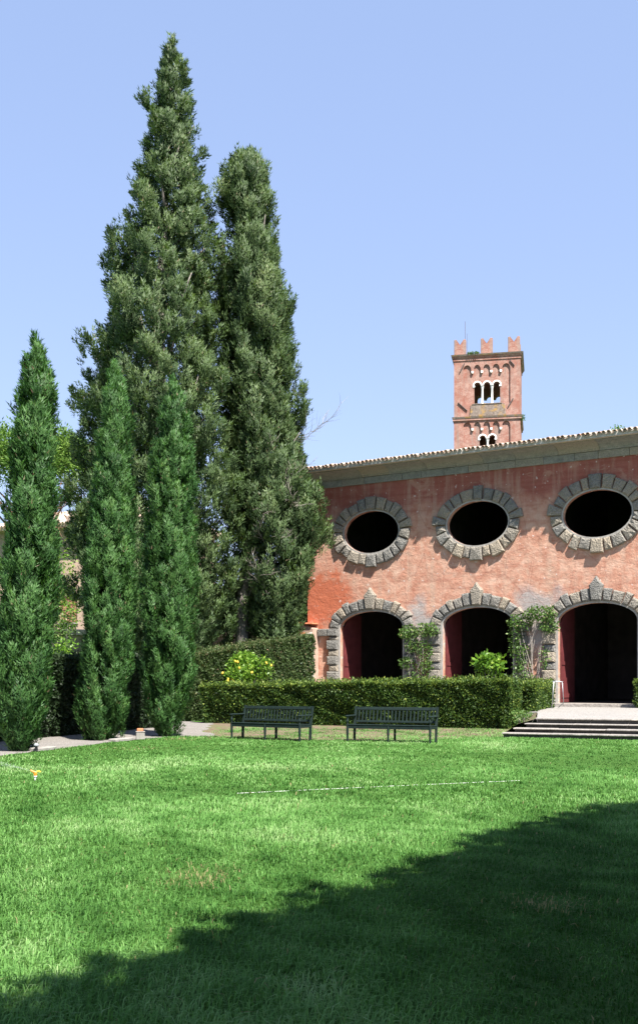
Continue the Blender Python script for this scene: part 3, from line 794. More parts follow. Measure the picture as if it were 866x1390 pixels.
for i in range(nx):
    x = X0-0.52 + i*SP
    for r_ in range(18):
        y = EY + r_*0.385; z = EZ + (y-EY)*math.tan(PIT)
        jx, jz, jy = g2.uniform(-0.016, 0.016), g2.uniform(-0.008, 0.014), (g2.uniform(-0.06, 0.05) if r_ == 0 else g2.uniform(-0.02, 0.02))
        for (me, dx, dz) in ((cov, 0.0, 0.075), (pan, SP/2, 0.09)):
            if r_ == 0:
                o = link('roof_tile', me, None, roof); o.location = (x+dx+jx, y+jy+(0.05 if me is pan else 0), z+dz+jz); o.rotation_euler = (PIT, 0, g2.uniform(-0.05, 0.05))
            else:
                Mx = Matrix.Translation((x+dx+jx, y+jy, z+dz+jz)) @ Matrix.Rotation(PIT, 4, 'X') @ Matrix.Rotation(g2.uniform(-0.04, 0.04), 4, 'Z')
                b = len(rest.v)
                vs = [tuple(Mx @ v.co) for v in me.vertices]; rest.v += vs
                nn_ = 8; rest.f += [[b+q for q in p.vertices] for p in me.polygons if all((v // nn_) in (0, 2) for v in p.vertices) or all((v // nn_) in (0, 1) for v in p.vertices)]
MB().box(X0-0.55, X1+0.55, EY+0.10, EY+0.17, EZ-0.055, EZ+0.125).build('eave_mortar', M['mortar'], roof)
o = rest.build('roof_tiling', M['tile'], roof); tag(o, kind='stuff')
mb = MB()
for i in range(int((X1-X0+1)/0.42)):
    mb.tube([(X0-0.5+i*0.42, EY+RUN-0.1, zr+0.08+g2.uniform(-.01, .015)), (X0-0.5+i*0.42+0.45, EY+RUN-0.1, zr+0.10)], [0.13, 0.11], 8)
tag(mb.build('ridge_tiles', M['tile'], roof), kind='stuff')

# ---- stub of old garden wall with coping against the left corner, and the boundary wall behind the trees
def loc(x, y): p = wb(x, y, 0); return (p.x, p.y)
stub = tag(empty('garden_wall', wb(-9.2, -0.2, TERR), -TH), 'short flaking pink wall with terracotta coping against the building corner', 'wall')
MB().prism([(-1.6, 0.0), (1.18, 0.0), (1.18, 3.45), (0.6, 3.62), (-1.6, 3.70)], -0.25, 0.19, 0.03, 0.01).build('wall', M['pinkplaster'], stub)
MB().prism([(0.78, 0.0), (1.25, 0.0), (1.22, 2.7), (1.12, 3.28), (0.85, 3.2)], -0.38, -0.256, 0.04, 0.015).build('buttress', M['whiteplaster'], stub)
for i in range(9):
    MB().cbox(-1.6+i*0.31, -1.6+i*0.31+0.29, -0.36+g.uniform(-.02, .02), 0.19, 3.73+g.uniform(-.01, .02)-0.012*i, 3.80-0.012*i, 0.01).build('coping_tile', M['terracotta'], stub)
MB().cbox(0.15, 0.42, -0.285, -0.2, 3.02, 3.14, 0.01).build('brick', M['terracotta'], stub)
MB().cbox(0.48, 0.72, -0.28, -0.2, 3.16, 3.27, 0.01).build('brick', M['terracotta'], stub)
bw_a, bw_b = Vector((-17.0, 47.0)), Vector((-1.5, 52.6))
dw = (bw_b-bw_a); Lw = dw.length
bwall = tag(empty('boundary_wall', (bw_a.x, bw_a.y, 0), math.atan2(dw.y, dw.x)), 'long pale boundary wall with tiled coping behind the cypresses', 'wall')
MB().box(0, Lw, -0.2, 0.2, 0, 3.55).build('wall', M['oldwall'], bwall)
for i in range(int(Lw/0.5)):
    MB().prism([(i*0.5+0.01, 3.56), (i*0.5+0.485, 3.56), (i*0.5+0.485, 3.82), (i*0.5+0.01, 3.82)], -0.42+g.uniform(-.02, .02), 0.3, 0.03).build('coping_tile', M['tile'], bwall)

# ================================================================== BELL TOWER
PS = R(11.5); TW = 5.35; TY = 90.0
tc = at(661, 922, TY)
tower = tag(empty('bell_tower', (tc.x, tc.y, 0), -PS), 'square red brick bell tower with swallowtail battlements and white arched windows', 'tower')
h = TW/2
def scallop(x0, x1, n, zc, zt):        # hanging arches along the top of a sunk panel, left to right
    w = (x1-x0)/n; out = []
    for k in range(n):
        a, b = x0+k*w+0.10, x0+(k+1)*w-0.10
        if k == 0: a = x0
        if k == n-1: b = x1
        c, r_ = (a+b)/2, (b-a)/2
        out += [(c - r_*math.cos(math.pi*i/8), zc + (zt-zc)*math.sin(math.pi*i/8)) for i in range(9)]
        if k < n-1: out += [(b, zc-0.10), (b+0.20, zc-0.10)]
    return out
PX0, PX1 = -1.93, 1.87
up_panel = [(PX1, 24.05), (PX0, 24.05)] + scallop(PX0, PX1, 5, 26.88, 27.3)
lo_panel = [(PX1, 16.0), (PX0, 16.0)] + scallop(PX0, PX1, 5, 22.2, 22.63)
def lancet(cx, w, z0, zs, n=10):
    return [(cx+w/2, z0)] + [(cx + w/2*math.cos(math.pi*i/n), zs + w/2*math.sin(math.pi*i/n)) for i in range(n+1)] + [(cx-w/2, z0)]
def lights(cs, w, z0, zs, n=10):         # one opening with several arched heads, columns stand in it
    out = [(cs[0]-w/2, z0), (cs[-1]+w/2, z0)]
    for c in cs[::-1]: out += [(c + w/2*math.cos(math.pi*i/n), zs + w/2*math.sin(math.pi*i/n)) for i in range(n+1)]
    return out
tri = [lights((-0.78, 0.0, 0.78), 0.54, 24.06, 25.62)]
bif = [lights((-0.36, 0.42), 0.52, 19.9, 21.28)]
full = [(-h, 0), (h, 0), (h, 28.1), (-h, 28.1)]
# front and back: an outer skin with the sunk panels and an inner skin with the windows
for (ya, yb, yc) in ((0.0, 0.13, 0.75), (TW, TW-0.13, TW-0.75)):
    lo, hi = min(ya, yb), max(ya, yb)
    MB().plate(full, [up_panel, lo_panel], lo, hi).build('brick_wall', M['brick'], tower)
    lo, hi = min(yb, yc), max(yb, yc)
    MB().plate([(-h+0.01, 0), (h-0.01, 0), (h-0.01, 28.0), (-h+0.01, 28.0)], tri + bif, lo + 0.003, hi - 0.003).build('brick_wall', M['brick'], tower)
for sgn in (-1, 1):
    Q = [(-TW/2+0.76, 0), (TW/2-0.76, 0), (TW/2-0.76, 28.0), (-TW/2+0.76, 28.0)]
    o = MB().plate(Q, tri + bif, -0.3, 0.3).build('brick_wall', M['brick'], tower)
    o.location = (sgn*(h-0.31), TW/2, 0); o.rotation_euler = (0, 0, R(90))
MB().box(-h+0.62, h-0.62, 0.76, TW-0.76, 23.1, 23.35).build('belfry_floor', M['inside'], tower)
MB().box(-h+0.62, h-0.62, 0.76, TW-0.76, 27.4, 27.7).build('belfry_ceiling', M['inside'], tower)
def ring(name, z0, z1, e, m, e0=None):
    e0 = e if e0 is None else e0
    mb = MB()
    for (z, q) in ((z0, e0), (z1, e)):
        mb.v += [(-h-q, -q, z), (h+q, -q, z), (h+q, TW+q, z), (-h-q, TW+q, z)]
        mb.v += [(-h+0.3, 0.3, z), (h-0.3, 0.3, z), (h-0.3, TW-0.3, z), (-h+0.3, TW-0.3, z)]
    for i in range(4):
        j = (i+1) % 4
        mb.f += [[i, j, 8+j, 8+i], [4+j, 4+i, 12+i, 12+j], [8+i, 8+j, 12+j, 12+i], [j, i, 4+i, 4+j]]
    return mb.build(name, m, tower)
ring('string_course', 22.76, 22.92, 0.10, M['brick']); ring('string_course', 22.921, 23.06, 0.17, M['ledge'], 0.13)
ring('cornice', 27.66, 27.86, 0.06, M['brick']); ring('cornice', 27.861, 28.02, 0.16, M['brick'], 0.10); ring('cornice', 28.021, 28.14, 0.24, M['ledge'], 0.20)
# sloping ledge under the three-light window
MB().prism([(-1.42, 23.07), (1.55, 23.07), (1.42, 24.03), (-1.3, 24.03)], -0.09, -0.002, 0.03).build('sill_apron', M['ledge'], tower)
MB().box(-1.2, 1.2, -0.13, 0.7, 24.032, 24.10).build('window_sill', M['ledge'], tower)
for (cs, z0, zs, w) in (((-0.78, 0.0, 0.78), 24.1, 25.62, 0.54), ((-0.36, 0.42), 19.9, 21.28, 0.52)):
    for c in cs:
        o_ = [(c + (w/2+0.115)*math.cos(math.pi*i/12), zs + (w/2+0.115)*math.sin(math.pi*i/12)) for i in range(13)]
        i_ = [(c + w/2*math.cos(math.pi*i/12), zs + w/2*math.sin(math.pi*i/12)) for i in range(13)]
        MB().plate(o_ + i_[::-1], [], 0.10 - 0.001*cs.index(c), 0.126).build('window_arch', M['whitestone'], tower)
    wn_ = tower
    for a, b in zip(cs[:-1], cs[1:]):
        c = (a+b)/2
        MB().lathe([(0.12, 0), (0.12, 0.08), (0.09, 0.12), (0.085, zs-z0-0.28), (0.10, zs-z0-0.25), (0.135, zs-z0-0.02), (0.135, zs-z0-0.004)], 12, (c, 0.27, z0)).build('column', M['whitestone'], wn_, True)
    for sgn, c in ((-1, cs[0]), (1, cs[-1])):
        MB().box(c+sgn*(w/2+0.02)-0.09, c+sgn*(w/2+0.02)+0.09, 0.09, 0.126, zs-0.13, zs-0.002).build('impost', M['whitestone'], wn_)
for (zc, q) in ((26.88, 0), (22.2, 1)):
    w = (PX1-PX0)/5
    for k in range(1, 5):
        x = PX0+k*w; MB().prism([(x-0.07, zc-0.26), (x+0.07, zc-0.26), (x+0.10, zc-0.09), (x-0.10, zc-0.09)], -0.03, 0.19).build('corbel', M['whitestone'], tower)
def merlon(x, y, rz):
    w, T = 0.48, 0.25
    o = MB().prism([(-w, 28.13), (w, 28.13), (w, 29.42), (w-0.17, 29.46), (0.06, 29.02), (-0.06, 29.02), (-w+0.17, 29.46), (-w, 29.42)], -T, T, 0.02).build('merlon', M['brick'], tower)
    o.location = (x, y, 0); o.rotation_euler = (0, 0, rz)
for x in (-2.19, -0.03, 2.16):
    merlon(x, 0.27, 0); merlon(x, TW-0.27, 0)
for sgn in (-1, 1): merlon(sgn*(h-0.27), TW/2, R(90))
for sgn in (-1, 1):
    mb = MB(); mb.box(sgn*(h-0.3)-0.16, sgn*(h-0.3)+0.16, 0.3, TW-0.3, 28.14, 28.3); mb.build('parapet', M['brick'], tower)
for (x0, z0, x1, z1) in ((-2.2, 26.75, -1.82, 27.45), (2.2, 27.05, 1.82, 27.5), (-2.35, 24.25, -1.6, 23.55), (2.1, 24.4, 1.7, 23.75)):
    MB().tube([(x0, -0.06, z0), (x1, -0.06, z1)], 0.055, 4).build('tie_iron', M['iron'], tower)
MB().tube([(-1.78, 0.3, 28.1), (-1.80, 0.3, 31.0)], 0.018, 5).build('aerial', M['iron'], tower)
MB().tube([(-1.63, 0.3, 28.1), (-1.63, 0.3, 30.0)], 0.012, 5).build('aerial', M['iron'], tower)
leafy('w', 'eave_weed', rng.normal(0, 1, (90, 3))*np.array([0.14, 0.06, 0.06]) + np.array([6.35, EY+0.22, EZ+0.24]), 0.09, M['citrus'], villa)
tuft = rng.uniform(-1, 1, (260, 3))*np.array([0.45, 0.12, 0.10])
leafy('w', 'ledge_weeds', tuft + np.array([-1.1, -0.12, 28.22]), 0.13, M['rose'], tower)
leafy('w', 'ledge_weeds', rng.uniform(-1, 1, (160, 3))*np.array([0.22, 0.35, 0.2]) + np.array([h+0.12, 0.4, 22.9]), 0.13, M['rose'], tower)

# ================================================================== STEPS
SA = R(23.0)
steps = tag(empty('stone_steps', (5.05, 30.62, 0), -SA), 'broad flight of four worn grey stone steps up to the gravel terrace', 'steps')
gs = random.Random(5)
RH, TR_, SL = TERR/4, 0.35, 4.75
for k in range(4):
    st = MB().box(0.24*k+0.05, SL, TR_*k+0.06, TR_*k+TR_+0.30, 0.0 if k == 0 else RH*k-0.03, RH*(k+1)-0.042).build('step', M['riser'], steps)
    x = 0.24*k
    while x < SL-0.05:
        e = min(x + gs.uniform(0.9, 1.6), SL)
        if SL-e < 0.4: e = SL
        o = MB().cbox(x+0.006, e-0.006, TR_*k+gs.uniform(-0.025, 0.02), TR_*k+TR_+(0.02 if k < 3 else 0.0), RH*(k+1)-0.04, RH*(k+1)+gs.uniform(-0.012, 0.008)+(0.004 if k == 3 else 0), 0.012)
        o.build('stone_slab', M['stepstone'], st); x = e

mb = MB()
top_ = [(6.22, 31.62), (6.5, 33.0), (6.98, 35.4), (7.28, 37.0)]; bot_ = [(5.25, 31.75), (5.6, 33.2), (6.15, 35.7), (6.6, 37.5)]
for (a, b) in zip(top_, bot_):
    a, b = Vector(a), Vector(b)
    for k in range(5):
        q = a.lerp(b, k/4); mb.v.append((q.x + random.uniform(-.05, .05), q.y, (TERR-0.012)*(1-(k/4)**1.3) + (random.uniform(-.03, .03) if 0 < k < 4 else 0) + 0.006))
for i in range(3):
    for k in range(4): mb.f.append([i*5+k, i*5+k+1, (i+1)*5+k+1, (i+1)*5+k])
tag(mb.build('earth_bank', M['soil']), kind='structure')

# ================================================================== HEDGES
hedge('low clipped hedge in front of the arches, behind the two benches', [(-4.38, 40.4), (6.08, 35.4)], 1.7, 0.0, [1.36, 1.56], M['hedge'], 2300, 0.07, 11)
hedge('low clipped hedge along the terrace edge beside the metal handrail', [(7.35, 37.4), (9.05, 42.4)], 0.9, TERR-0.1, [1.45, 1.43], M['hedge'], 2000, 0.07, 12)
hedge('tall olive green hedge with sloping top behind the lemon bush', [(-4.95, 41.8), (-0.19, 47.0)], 1.3, 0.0, [2.50, 3.50], M['hedge2'], 1700, 0.08, 13)
hedge('dark tall hedge standing in shade behind the three young cypresses', [(-9.6, 23.6), (-5.2, 36.8)], 1.2, 0.0, [2.05, 2.35], M['shadehedge'], 1300, 0.085, 14)
hedge('clipped hedge on the far side of the doorway with the wide threshold', [(11.95, 42.1), (16.5, 39.6)], 0.9, TERR-0.1, [1.55, 1.55], M['hedge'], 1000, 0.075, 15)
hedge('low clipped hedge at the far end of the stone steps', [(9.25, 29.35), (13.5, 27.8)], 1.25, 0.0, [1.5, 1.5], M['hedge'], 900, 0.075, 16)

# ================================================================== CYPRESSES
def young(label, px, py, rows, seed, n, amp=0.10, lr=0.18, ln=0.36):
    Y = EYE*F/(py-922); X = (px-433)/F*Y
    prof = px_profile(rows, X, Y, py)
    cypress(label, (X, Y, 0), prof, seed, n, lr, 0.50, 11, 0.34, 0.055, 30, 0.105, 0.030, M['cypress'], amp, ln, 'young cypresses along the gravel path', inner=0.25, trunk_r=0.09, shrink=0.085)
young('slender young cypress beside the lawn sprinkler and small path lamp', 28, 1020,
      [(462, 48, 52), (480, 40, 58), (505, 31, 69), (530, 26, 77), (570, 22, 78), (640, 12, 78), (700, 6, 80), (760, 2, 82), (820, -4, 80), (880, -8, 74), (930, -8, 72), (970, -4, 68), (1000, 2, 58), (1016, 12, 42)], 21, 390, 0.13, 0.17, 0.36)
young('slender young cypress between two others, its foot by a concrete block', 138, 1005,
      [(496, 153, 158), (515, 145, 166), (550, 135, 176), (600, 129, 181), (650, 127, 182), (720, 120, 184), (780, 114, 186), (850, 112, 185), (900, 109, 183), (940, 104, 178), (970, 102, 172), (990, 108, 164), (1002, 122, 152)], 22, 430, 0.08, 0.15, 0.28)
young('slender young cypress next to the gravel path opening and hedge end', 226, 1000,
      [(522, 234, 240), (540, 226, 248), (565, 216, 259), (620, 208, 263), (680, 198, 266), (740, 194, 267), (800, 191, 268), (860, 190, 268), (920, 191, 264), (950, 194, 258), (975, 200, 252), (992, 212, 242)], 23, 400, 0.12, 0.18, 0.36)

YA, YB = 46.0, 47.0
XA, XB = (215-433)/F*YA, (327-433)/F*YB
rowsA = [(40, 230, 235), (66, 222, 242), (98, 212, 255), (130, 205, 258), (160, 200, 263), (200, 194, 270), (240, 186, 278), (280, 177, 283), (320, 166, 290), (370, 150, 298), (420, 138, 302), (470, 125, 306), (540, 112, 310), (610, 108, 314), (690, 106, 320), (760, 108, 326), (820, 112, 326), (860, 130, 316), (885, 160, 300)]
wA = wob(131, 9, 1.0)
def keepA(P, phi):                      # openings in the old crown, more of them high up
    v = wA(np.arctan2(P[:, 1], P[:, 0])*2.0, P[:, 2]*0.9); hgt = np.clip((P[:, 2]-8)/20, 0, 1)
    return ~((v > 1.05 - 0.45*hgt) & (rng.uniform(0, 1, len(P)) < 0.85))
cypress('tallest old cypress with a ragged pointed crown', (XA, YA, 0), px_profile(rowsA, XA, YA, 0), 31, 960, 0.50, 0.66, 14, 0.44, 0.10, 24, 0.155, 0.056, M['oldcypress'], 0.24, 0.7, inner=0.22, keep=keepA, trunk_r=0.42, limbs=60, stray=0.14, shrink=0.10)
rowsB = [(206, 330, 342), (213, 320, 350), (225, 306, 360), (250, 296, 371), (290, 290, 378), (340, 290, 384), (400, 290, 394), (460, 292, 400), (520, 296, 405), (570, 300, 410), (620, 304, 414), (670, 304, 428), (705, 306, 440), (740, 308, 438), (780, 314, 426), (820, 322, 420), (850, 330, 412), (872, 340, 404)]
sB = F/YB
def keepB(P, phi):
    px = 433 + (P[:, 0]+XB)*sB; py = 922 - (P[:, 2]-EYE)*sB
    u = rng.uniform(0, 1, len(P))
    gap = (((px-303)/26)**2 + ((py-330)/46)**2 < 1)                       # thin bare side high up
    low = (px < 350) & (py > 735)                                          # stem stands free low down
    hollow = (((px-352)/34)**2 + ((py-775)/45)**2 < 1) & (P[:, 1] < 0.4)   # shaded hollow round the stem
    return ~((gap & (u < 0.80)) | (low & (u < 0.93)) | (hollow & (u < 0.72)))
tB = cypress('broad old cypress with a bare grey stem leaning by the red wall', (XB, YB, 0), px_profile(rowsB, XB, YB, 0), 37, 680, 0.45, 0.85, 17, 0.48, 0.10, 24, 0.155, 0.054, M['oldcypress'], 0.13, 0.48, inner=0.30, trunk_r=0.27, limbs=45, keep=keepB, stray=0.03, shrink=0.14,
             trunk_path=[(-0.05, 0, -0.1), (0.1, -0.15, 5.2), (0.75, 0, 12.0), (0.3, 0, 22.5)])
# dry twigs of the old trees
def twigs(mb, p, d, L, r, depth, g):
    pts = [p]; q = Vector(p); dd = Vector(d)
    for i in range(3):
        dd = (dd + Vector((g.uniform(-.25, .25), g.uniform(-.25, .25), g.uniform(-.15, .25)))).normalized()
        q = q + dd*L/3; pts.append(q.copy())
        if depth > 0:
            for _ in range(2):
                nd = (dd + Vector((g.uniform(-.9, .9), g.uniform(-.9, .9), g.uniform(-.5, .7)))).normalized()
                twigs(mb, q, nd, L*g.uniform(0.4, 0.65), r*0.55, depth-1, g)
    mb.tube(pts, [r, r*0.8, r*0.6, r*0.3], 4, False)
gt = random.Random(4)
mb = MB()
def bpt(px, py, dy): return ((px-433)/sB - XB, dy, EYE + (922-py)/sB)
twigs(mb, bpt(395, 615, 0.2), (0.75, -0.2, 0.6), 1.9, 0.018, 2, gt)
twigs(mb, bpt(402, 600, -0.3), (0.8, -0.3, 0.45), 1.1, 0.014, 1, gt)
for (px, py) in ((372, 640), (380, 660), (390, 690), (350, 700), (360, 740), (372, 770), (385, 745), (400, 700), (350, 790), (365, 810), (300, 330), (310, 345)):
    twigs(mb, bpt(px, py, -0.9 if py > 500 else 0.2), (gt.uniform(-.4, .8), -0.7 if py > 500 else -0.1, gt.uniform(0, .8)), gt.uniform(0.8, 1.4), 0.024, 2, gt)
tag(mb.build('dry_branches', M['twig'], tB), kind='stuff')

# ================================================================== STONE PINE AND HOUSE FAR BEHIND
pb = at(40, 922, 62.0)
pine = tag(empty('pine_tree', (pb.x, pb.y, 0)), 'rounded umbrella pine with bare lower branches behind the young cypresses', 'tree')
cl = []
gp = np.random.default_rng(12)
for i in range(230):
    a = gp.uniform(0, 6.28); r_ = math.sqrt(gp.uniform(0, 1)); hh = gp.uniform(0, 1)
    x, y = math.cos(a)*r_*3.6, math.sin(a)*r_*3.4
    zt = 13.0 + 2.9*math.sqrt(max(0, 1-r_*r_*0.9)); zb = 11.9 + 0.5*r_
    cl.append((x, y, zb + (zt-zb)*(0.35+0.65*hh)))
cl = np.array(cl); m_ = 90
dv = unit(gp.normal(size=(len(cl), m_, 3)) + np.array([0, 0, 0.45]))
Pp = (cl[:, None] + dv*gp.uniform(0.1, 0.62, (len(cl), m_, 1))).reshape(-1, 3); dv = dv.reshape(-1, 3)
tint = np.clip(np.repeat(gp.normal(0.5, 0.2, len(cl)), m_) + gp.normal(0, 0.12, len(Pp)), 0, 1)
link('crown', quad_mesh('crown', Pp, dv*0.24, perp(dv)*0.04, tint), M['pine'], pine)
mb = MB(); mb.tube([(0, 0, -0.2), (0.2, 0, 5), (0.0, 0.1, 9.2), (0.2, 0, 11.5)], [0.34, 0.27, 0.22, 0.12], 9)
for i in range(26):
    a = gp.uniform(0, 6.28); r_ = gp.uniform(1.6, 3.3); s0 = Vector((0.1, 0.05, gp.uniform(8.6, 10.8)))
    e = Vector((math.cos(a)*r_, math.sin(a)*r_, gp.uniform(11.6, 13.2)))
    mb.tube([s0, s0.lerp(e, 0.5)+Vector((0, 0, gp.uniform(-.5, .2))), e], [0.09, 0.06, 0.02], 5)
for i in range(16):
    twigs(mb, (gp.uniform(0.5, 2.2), gp.uniform(-1.5, 0.5), gp.uniform(10.2, 11.6)), (gp.uniform(-.6, .9), -0.5, gp.uniform(-.5, .3)), 1.6, 0.03, 1, gt)
mb.build('trunk', M['pinebark'], pine, True)

hc = at(95, 922, 70.0)
house = tag(empty('farmhouse', (hc.x, hc.y, 0), -R(24)), 'peach rendered country house with tiled roof seen between the cypresses', 'house')
MB().plate([(-6.5, 0), (6.0, 0), (6.0, 11.6), (-6.5, 11.6)], [[(-0.75, 5.2), (0.55, 5.2), (0.55, 7.0), (-0.75, 7.0)][::-1], [(1.0, 7.2), (1.9, 7.2), (1.9, 8.9), (1.0, 8.9)][::-1], [(-4.6, 7.2), (-3.7, 7.2), (-3.7, 8.9), (-4.6, 8.9)][::-1]], 0, 0.4).build('wall', M['cream'], house)
MB().box(-6.5, 6.0, 0.41, 8.0, 0, 11.55).build('wall', M['cream'], house)
for (x0, x1, z0, z1, mm) in ((-0.75, 0.55, 5.2, 7.0, 'shutter'), (1.0, 1.9, 7.2, 8.9, 'whitep'), (-4.6, -3.7, 7.2, 8.9, 'whitep')):
    w_ = MB().box(x0, x1, 0.12, 0.20, z0, z1).build('window', M[mm], house)
    for zz in range(5):
        MB().box(x0+0.05, x1-0.05, 0.09, 0.119, z0+0.08+zz*(z1-z0)/5, z0+(zz+1)*(z1-z0)/5-0.04).build('slat', M[mm], w_)
    MB().box(x0-0.1, x1+0.1, -0.08, 0.118, z0-0.09, z0-0.003).build('sill', M['jamb'], w_)
mb = MB()
mb.v = [(-7.2, -0.8, 11.35), (6.7, -0.8, 11.35), (6.7, 8.8, 11.35), (-7.2, 8.8, 11.35), (-4.5, 4, 13.0), (4.0, 4, 13.0), (-7.2, -0.8, 11.2), (6.7, -0.8, 11.2), (6.7, 8.8, 11.2), (-7.2, 8.8, 11.2)]
mb.f = [[0, 1, 5, 4], [1, 2, 5], [2, 3, 4, 5], [3, 0, 4], [0, 6, 7, 1], [1, 7, 8, 2], [2, 8, 9, 3], [3, 9, 6, 0], [6, 9, 8, 7]]
hroof = mb.build('roof', M['tile'], house)
for i in range(58):
    x = -7.1 + i*0.24
    xt = max(-4.5, min(4.0, x))
    o = MB().tube([(x, -0.88, 11.40), (x, 0.6, 11.92 if abs(x) < 5 else 11.80)], [0.10, 0.09], 6).build('roof_tile', M['tile'], hroof)

# wild climber in front of the house and bushes by the wall
def bush(name, label, cat, c, rad, n, leaf, mat, seed, stems=7, base=0.0, lumps=9, droop=0.2):
    gq = np.random.default_rng(seed)
    t = tag(empty(name, (c[0], c[1], base)), label, cat)
    L = unit(gq.normal(size=(lumps, 3)))*gq.uniform(0.25, 0.75, (lumps, 1))*np.array(rad); L[:, 2] += c[2]-base
    k = gq.integers(0, lumps, n)
    d = unit(gq.normal(size=(n, 3))); rr = gq.uniform(0.25, 1, (n, 1))**0.5
    P = L[k] + d*rr*np.array(rad)*gq.uniform(0.28, 0.5, (n, 1))
    leafy('l', 'foliage', P, leaf, mat, t, d, droop)
    mb = MB()
    for i in range(stems):
        e = Vector(L[i % lumps]); mb.tube([(gq.uniform(-.08, .08), gq.uniform(-.08, .08), 0), (e.x*0.4, e.y*0.4, e.z*0.55), e], [0.03, 0.022, 0.008], 5)
    mb.build('stem', M['bark'], t)
    return t, L
p = at(86, 800, 60.0)
bush('wild_climber', 'loose yellow-green climber growing up in front of the peach house', 'climber', (p.x-0.1, p.y, 5.9), (1.5, 0.8, 4.6), 2600, 0.16, M['citrus'], 51, 9, 0.0, 40)
p = at(84, 884, 41.0)
bush('leafy_shrub', 'bright green leafy shrub peeping over the dark shaded hedge', 'shrub', (p.x, p.y, 2.35), (0.75, 0.6, 0.75), 700, 0.13, M['citrus'], 52, 7, 0.0, 9)
p = at(82, 850, 43.0)
bush('leafy_shrub', 'olive green shrub against the tiled coping of the boundary wall', 'shrub', (p.x, p.y, 3.0), (0.9, 0.6, 1.4), 900, 0.12, M['rose'], 53, 7, 0.0, 10)
# ---- lemon bush and citrus shrub behind the low hedge
p = at(338, 909, 42.7)
lem, LL = bush('lemon_bush', 'bright green lemon bush with yellow fruit behind the low hedge', 'lemon bush', (p.x, p.y, 1.98), (1.2, 0.75, 0.78), 5200, 0.12, M['citrus'], 54, 8, TERR, 16)
fruit = MB().lathe([(0.005, -0.062), (0.03, -0.05), (0.046, -0.02), (0.046, 0.02), (0.03, 0.05), (0.012, 0.062), (0.004, 0.07)], 8).mesh('lemon', True); fruit.materials.append(M['lemon'])
gl = random.Random(8)
for i in range(12):
    o = link('lemon', fruit, None, lem)
    x = gl.uniform(-1.05, 0.1) if i < 9 else gl.uniform(0, 1.0)
    o.location = (x, -gl.uniform(0.55, 0.82)*math.sqrt(max(0.15, 1-(x/1.25)**2)), 1.36+gl.uniform(-0.55, 0.52)); o.rotation_euler = (gl.uniform(-.5, .5), gl.uniform(-.5, .5), 0)
p = at(664, 903, 38.6)
bush('citrus_shrub', 'light green broad-leaved shrub behind the hedge in front of the middle arch', 'shrub', (p.x, p.y, 2.05), (0.68, 0.5, 0.68), 620, 0.17, M['citrus'], 55, 7, TERR, 10)
# ---- climbing roses on the two piers
def rose(label, cx, blobs, seed, n):
    gq = np.random.default_rng(seed)
    t = tag(empty('climbing_rose', wb(cx, -0.3, TERR), -TH), label, 'climber', 'roses climbing the stone piers')
    P = []
    for (x, z, rx, rz, w) in blobs:
        k = int(n*w); d = unit(gq.normal(size=(k, 3)))*gq.uniform(0.1, 1, (k, 1))**0.45
        P.append(np.stack([x + d[:, 0]*rx, d[:, 1]*0.30 - 0.05, z - TERR + d[:, 2]*rz], 1))
    P = np.concatenate(P); P[:, 1] = np.minimum(P[:, 1], 0.10)
    leafy('l', 'foliage', P, 0.11, M['rose'], t, np.repeat(np.array([[0, -1.0, 0.2]]), len(P), 0), 0.15, 0.3)
    mb = MB()
    for i in range(14):
        bx, bz = blobs[i % len(blobs)][0:2]; x0 = gq.uniform(-0.35, 0.35)
        e = (bx + gq.uniform(-.3, .3), -0.12, bz-TERR + gq.uniform(-.2, .4))
        mb.tube([(x0, 0.0, 0), ((x0*2+e[0])/3 + gq.uniform(-.15, .15), -0.08, e[2]*0.4), ((x0+e[0]*2)/3 + gq.uniform(-.15, .15), -0.1, e[2]*0.75), e], [0.022, 0.018, 0.014, 0.006], 5)
    mb.build('stem', M['twig'], t)
rose('leafy rose climbing the pier beside the arch nearest the old cypress', -2.6,
     [(-0.55, 3.65, 0.5, 0.35, .16), (0.35, 3.75, 0.65, 0.35, .22), (-0.35, 3.1, 0.35, 0.4, .09), (0.25, 2.9, 0.45, 0.5, .12), (-0.6, 2.35, 0.4, 0.3, .09), (0.3, 2.2, 0.4, 0.4, .09), (-0.1, 1.75, 0.5, 0.4, .1), (-0.45, 1.3, 0.4, 0.4, .08), (0.5, 1.4, 0.3, 0.5, .05)], 61, 2300)
rose('leafy rose climbing the pier beside the doorway with the handrail', 2.6,
     [(0.35, 4.25, 0.75, 0.42, .3), (-0.5, 3.95, 0.6, 0.4, .18), (0.75, 3.75, 0.45, 0.3, .09), (-0.75, 3.4, 0.35, 0.4, .08), (-0.55, 2.75, 0.5, 0.4, .12), (-0.45, 2.1, 0.45, 0.4, .1), (0.55, 2.5, 0.2, 0.5, .04), (-0.2, 1.5, 0.5, 0.4, .09)], 62, 2300)
# ---- small weeds where hedge and steps meet
p = at(700, 981, 32.2)
bush('leafy_weed', 'small pale weed growing at the hedge foot beside the steps', 'weed', (6.05, 33.0, 0.40), (0.50, 0.9, 0.36), 900, 0.07, M['rose'], 56, 6, 0.0, 8)

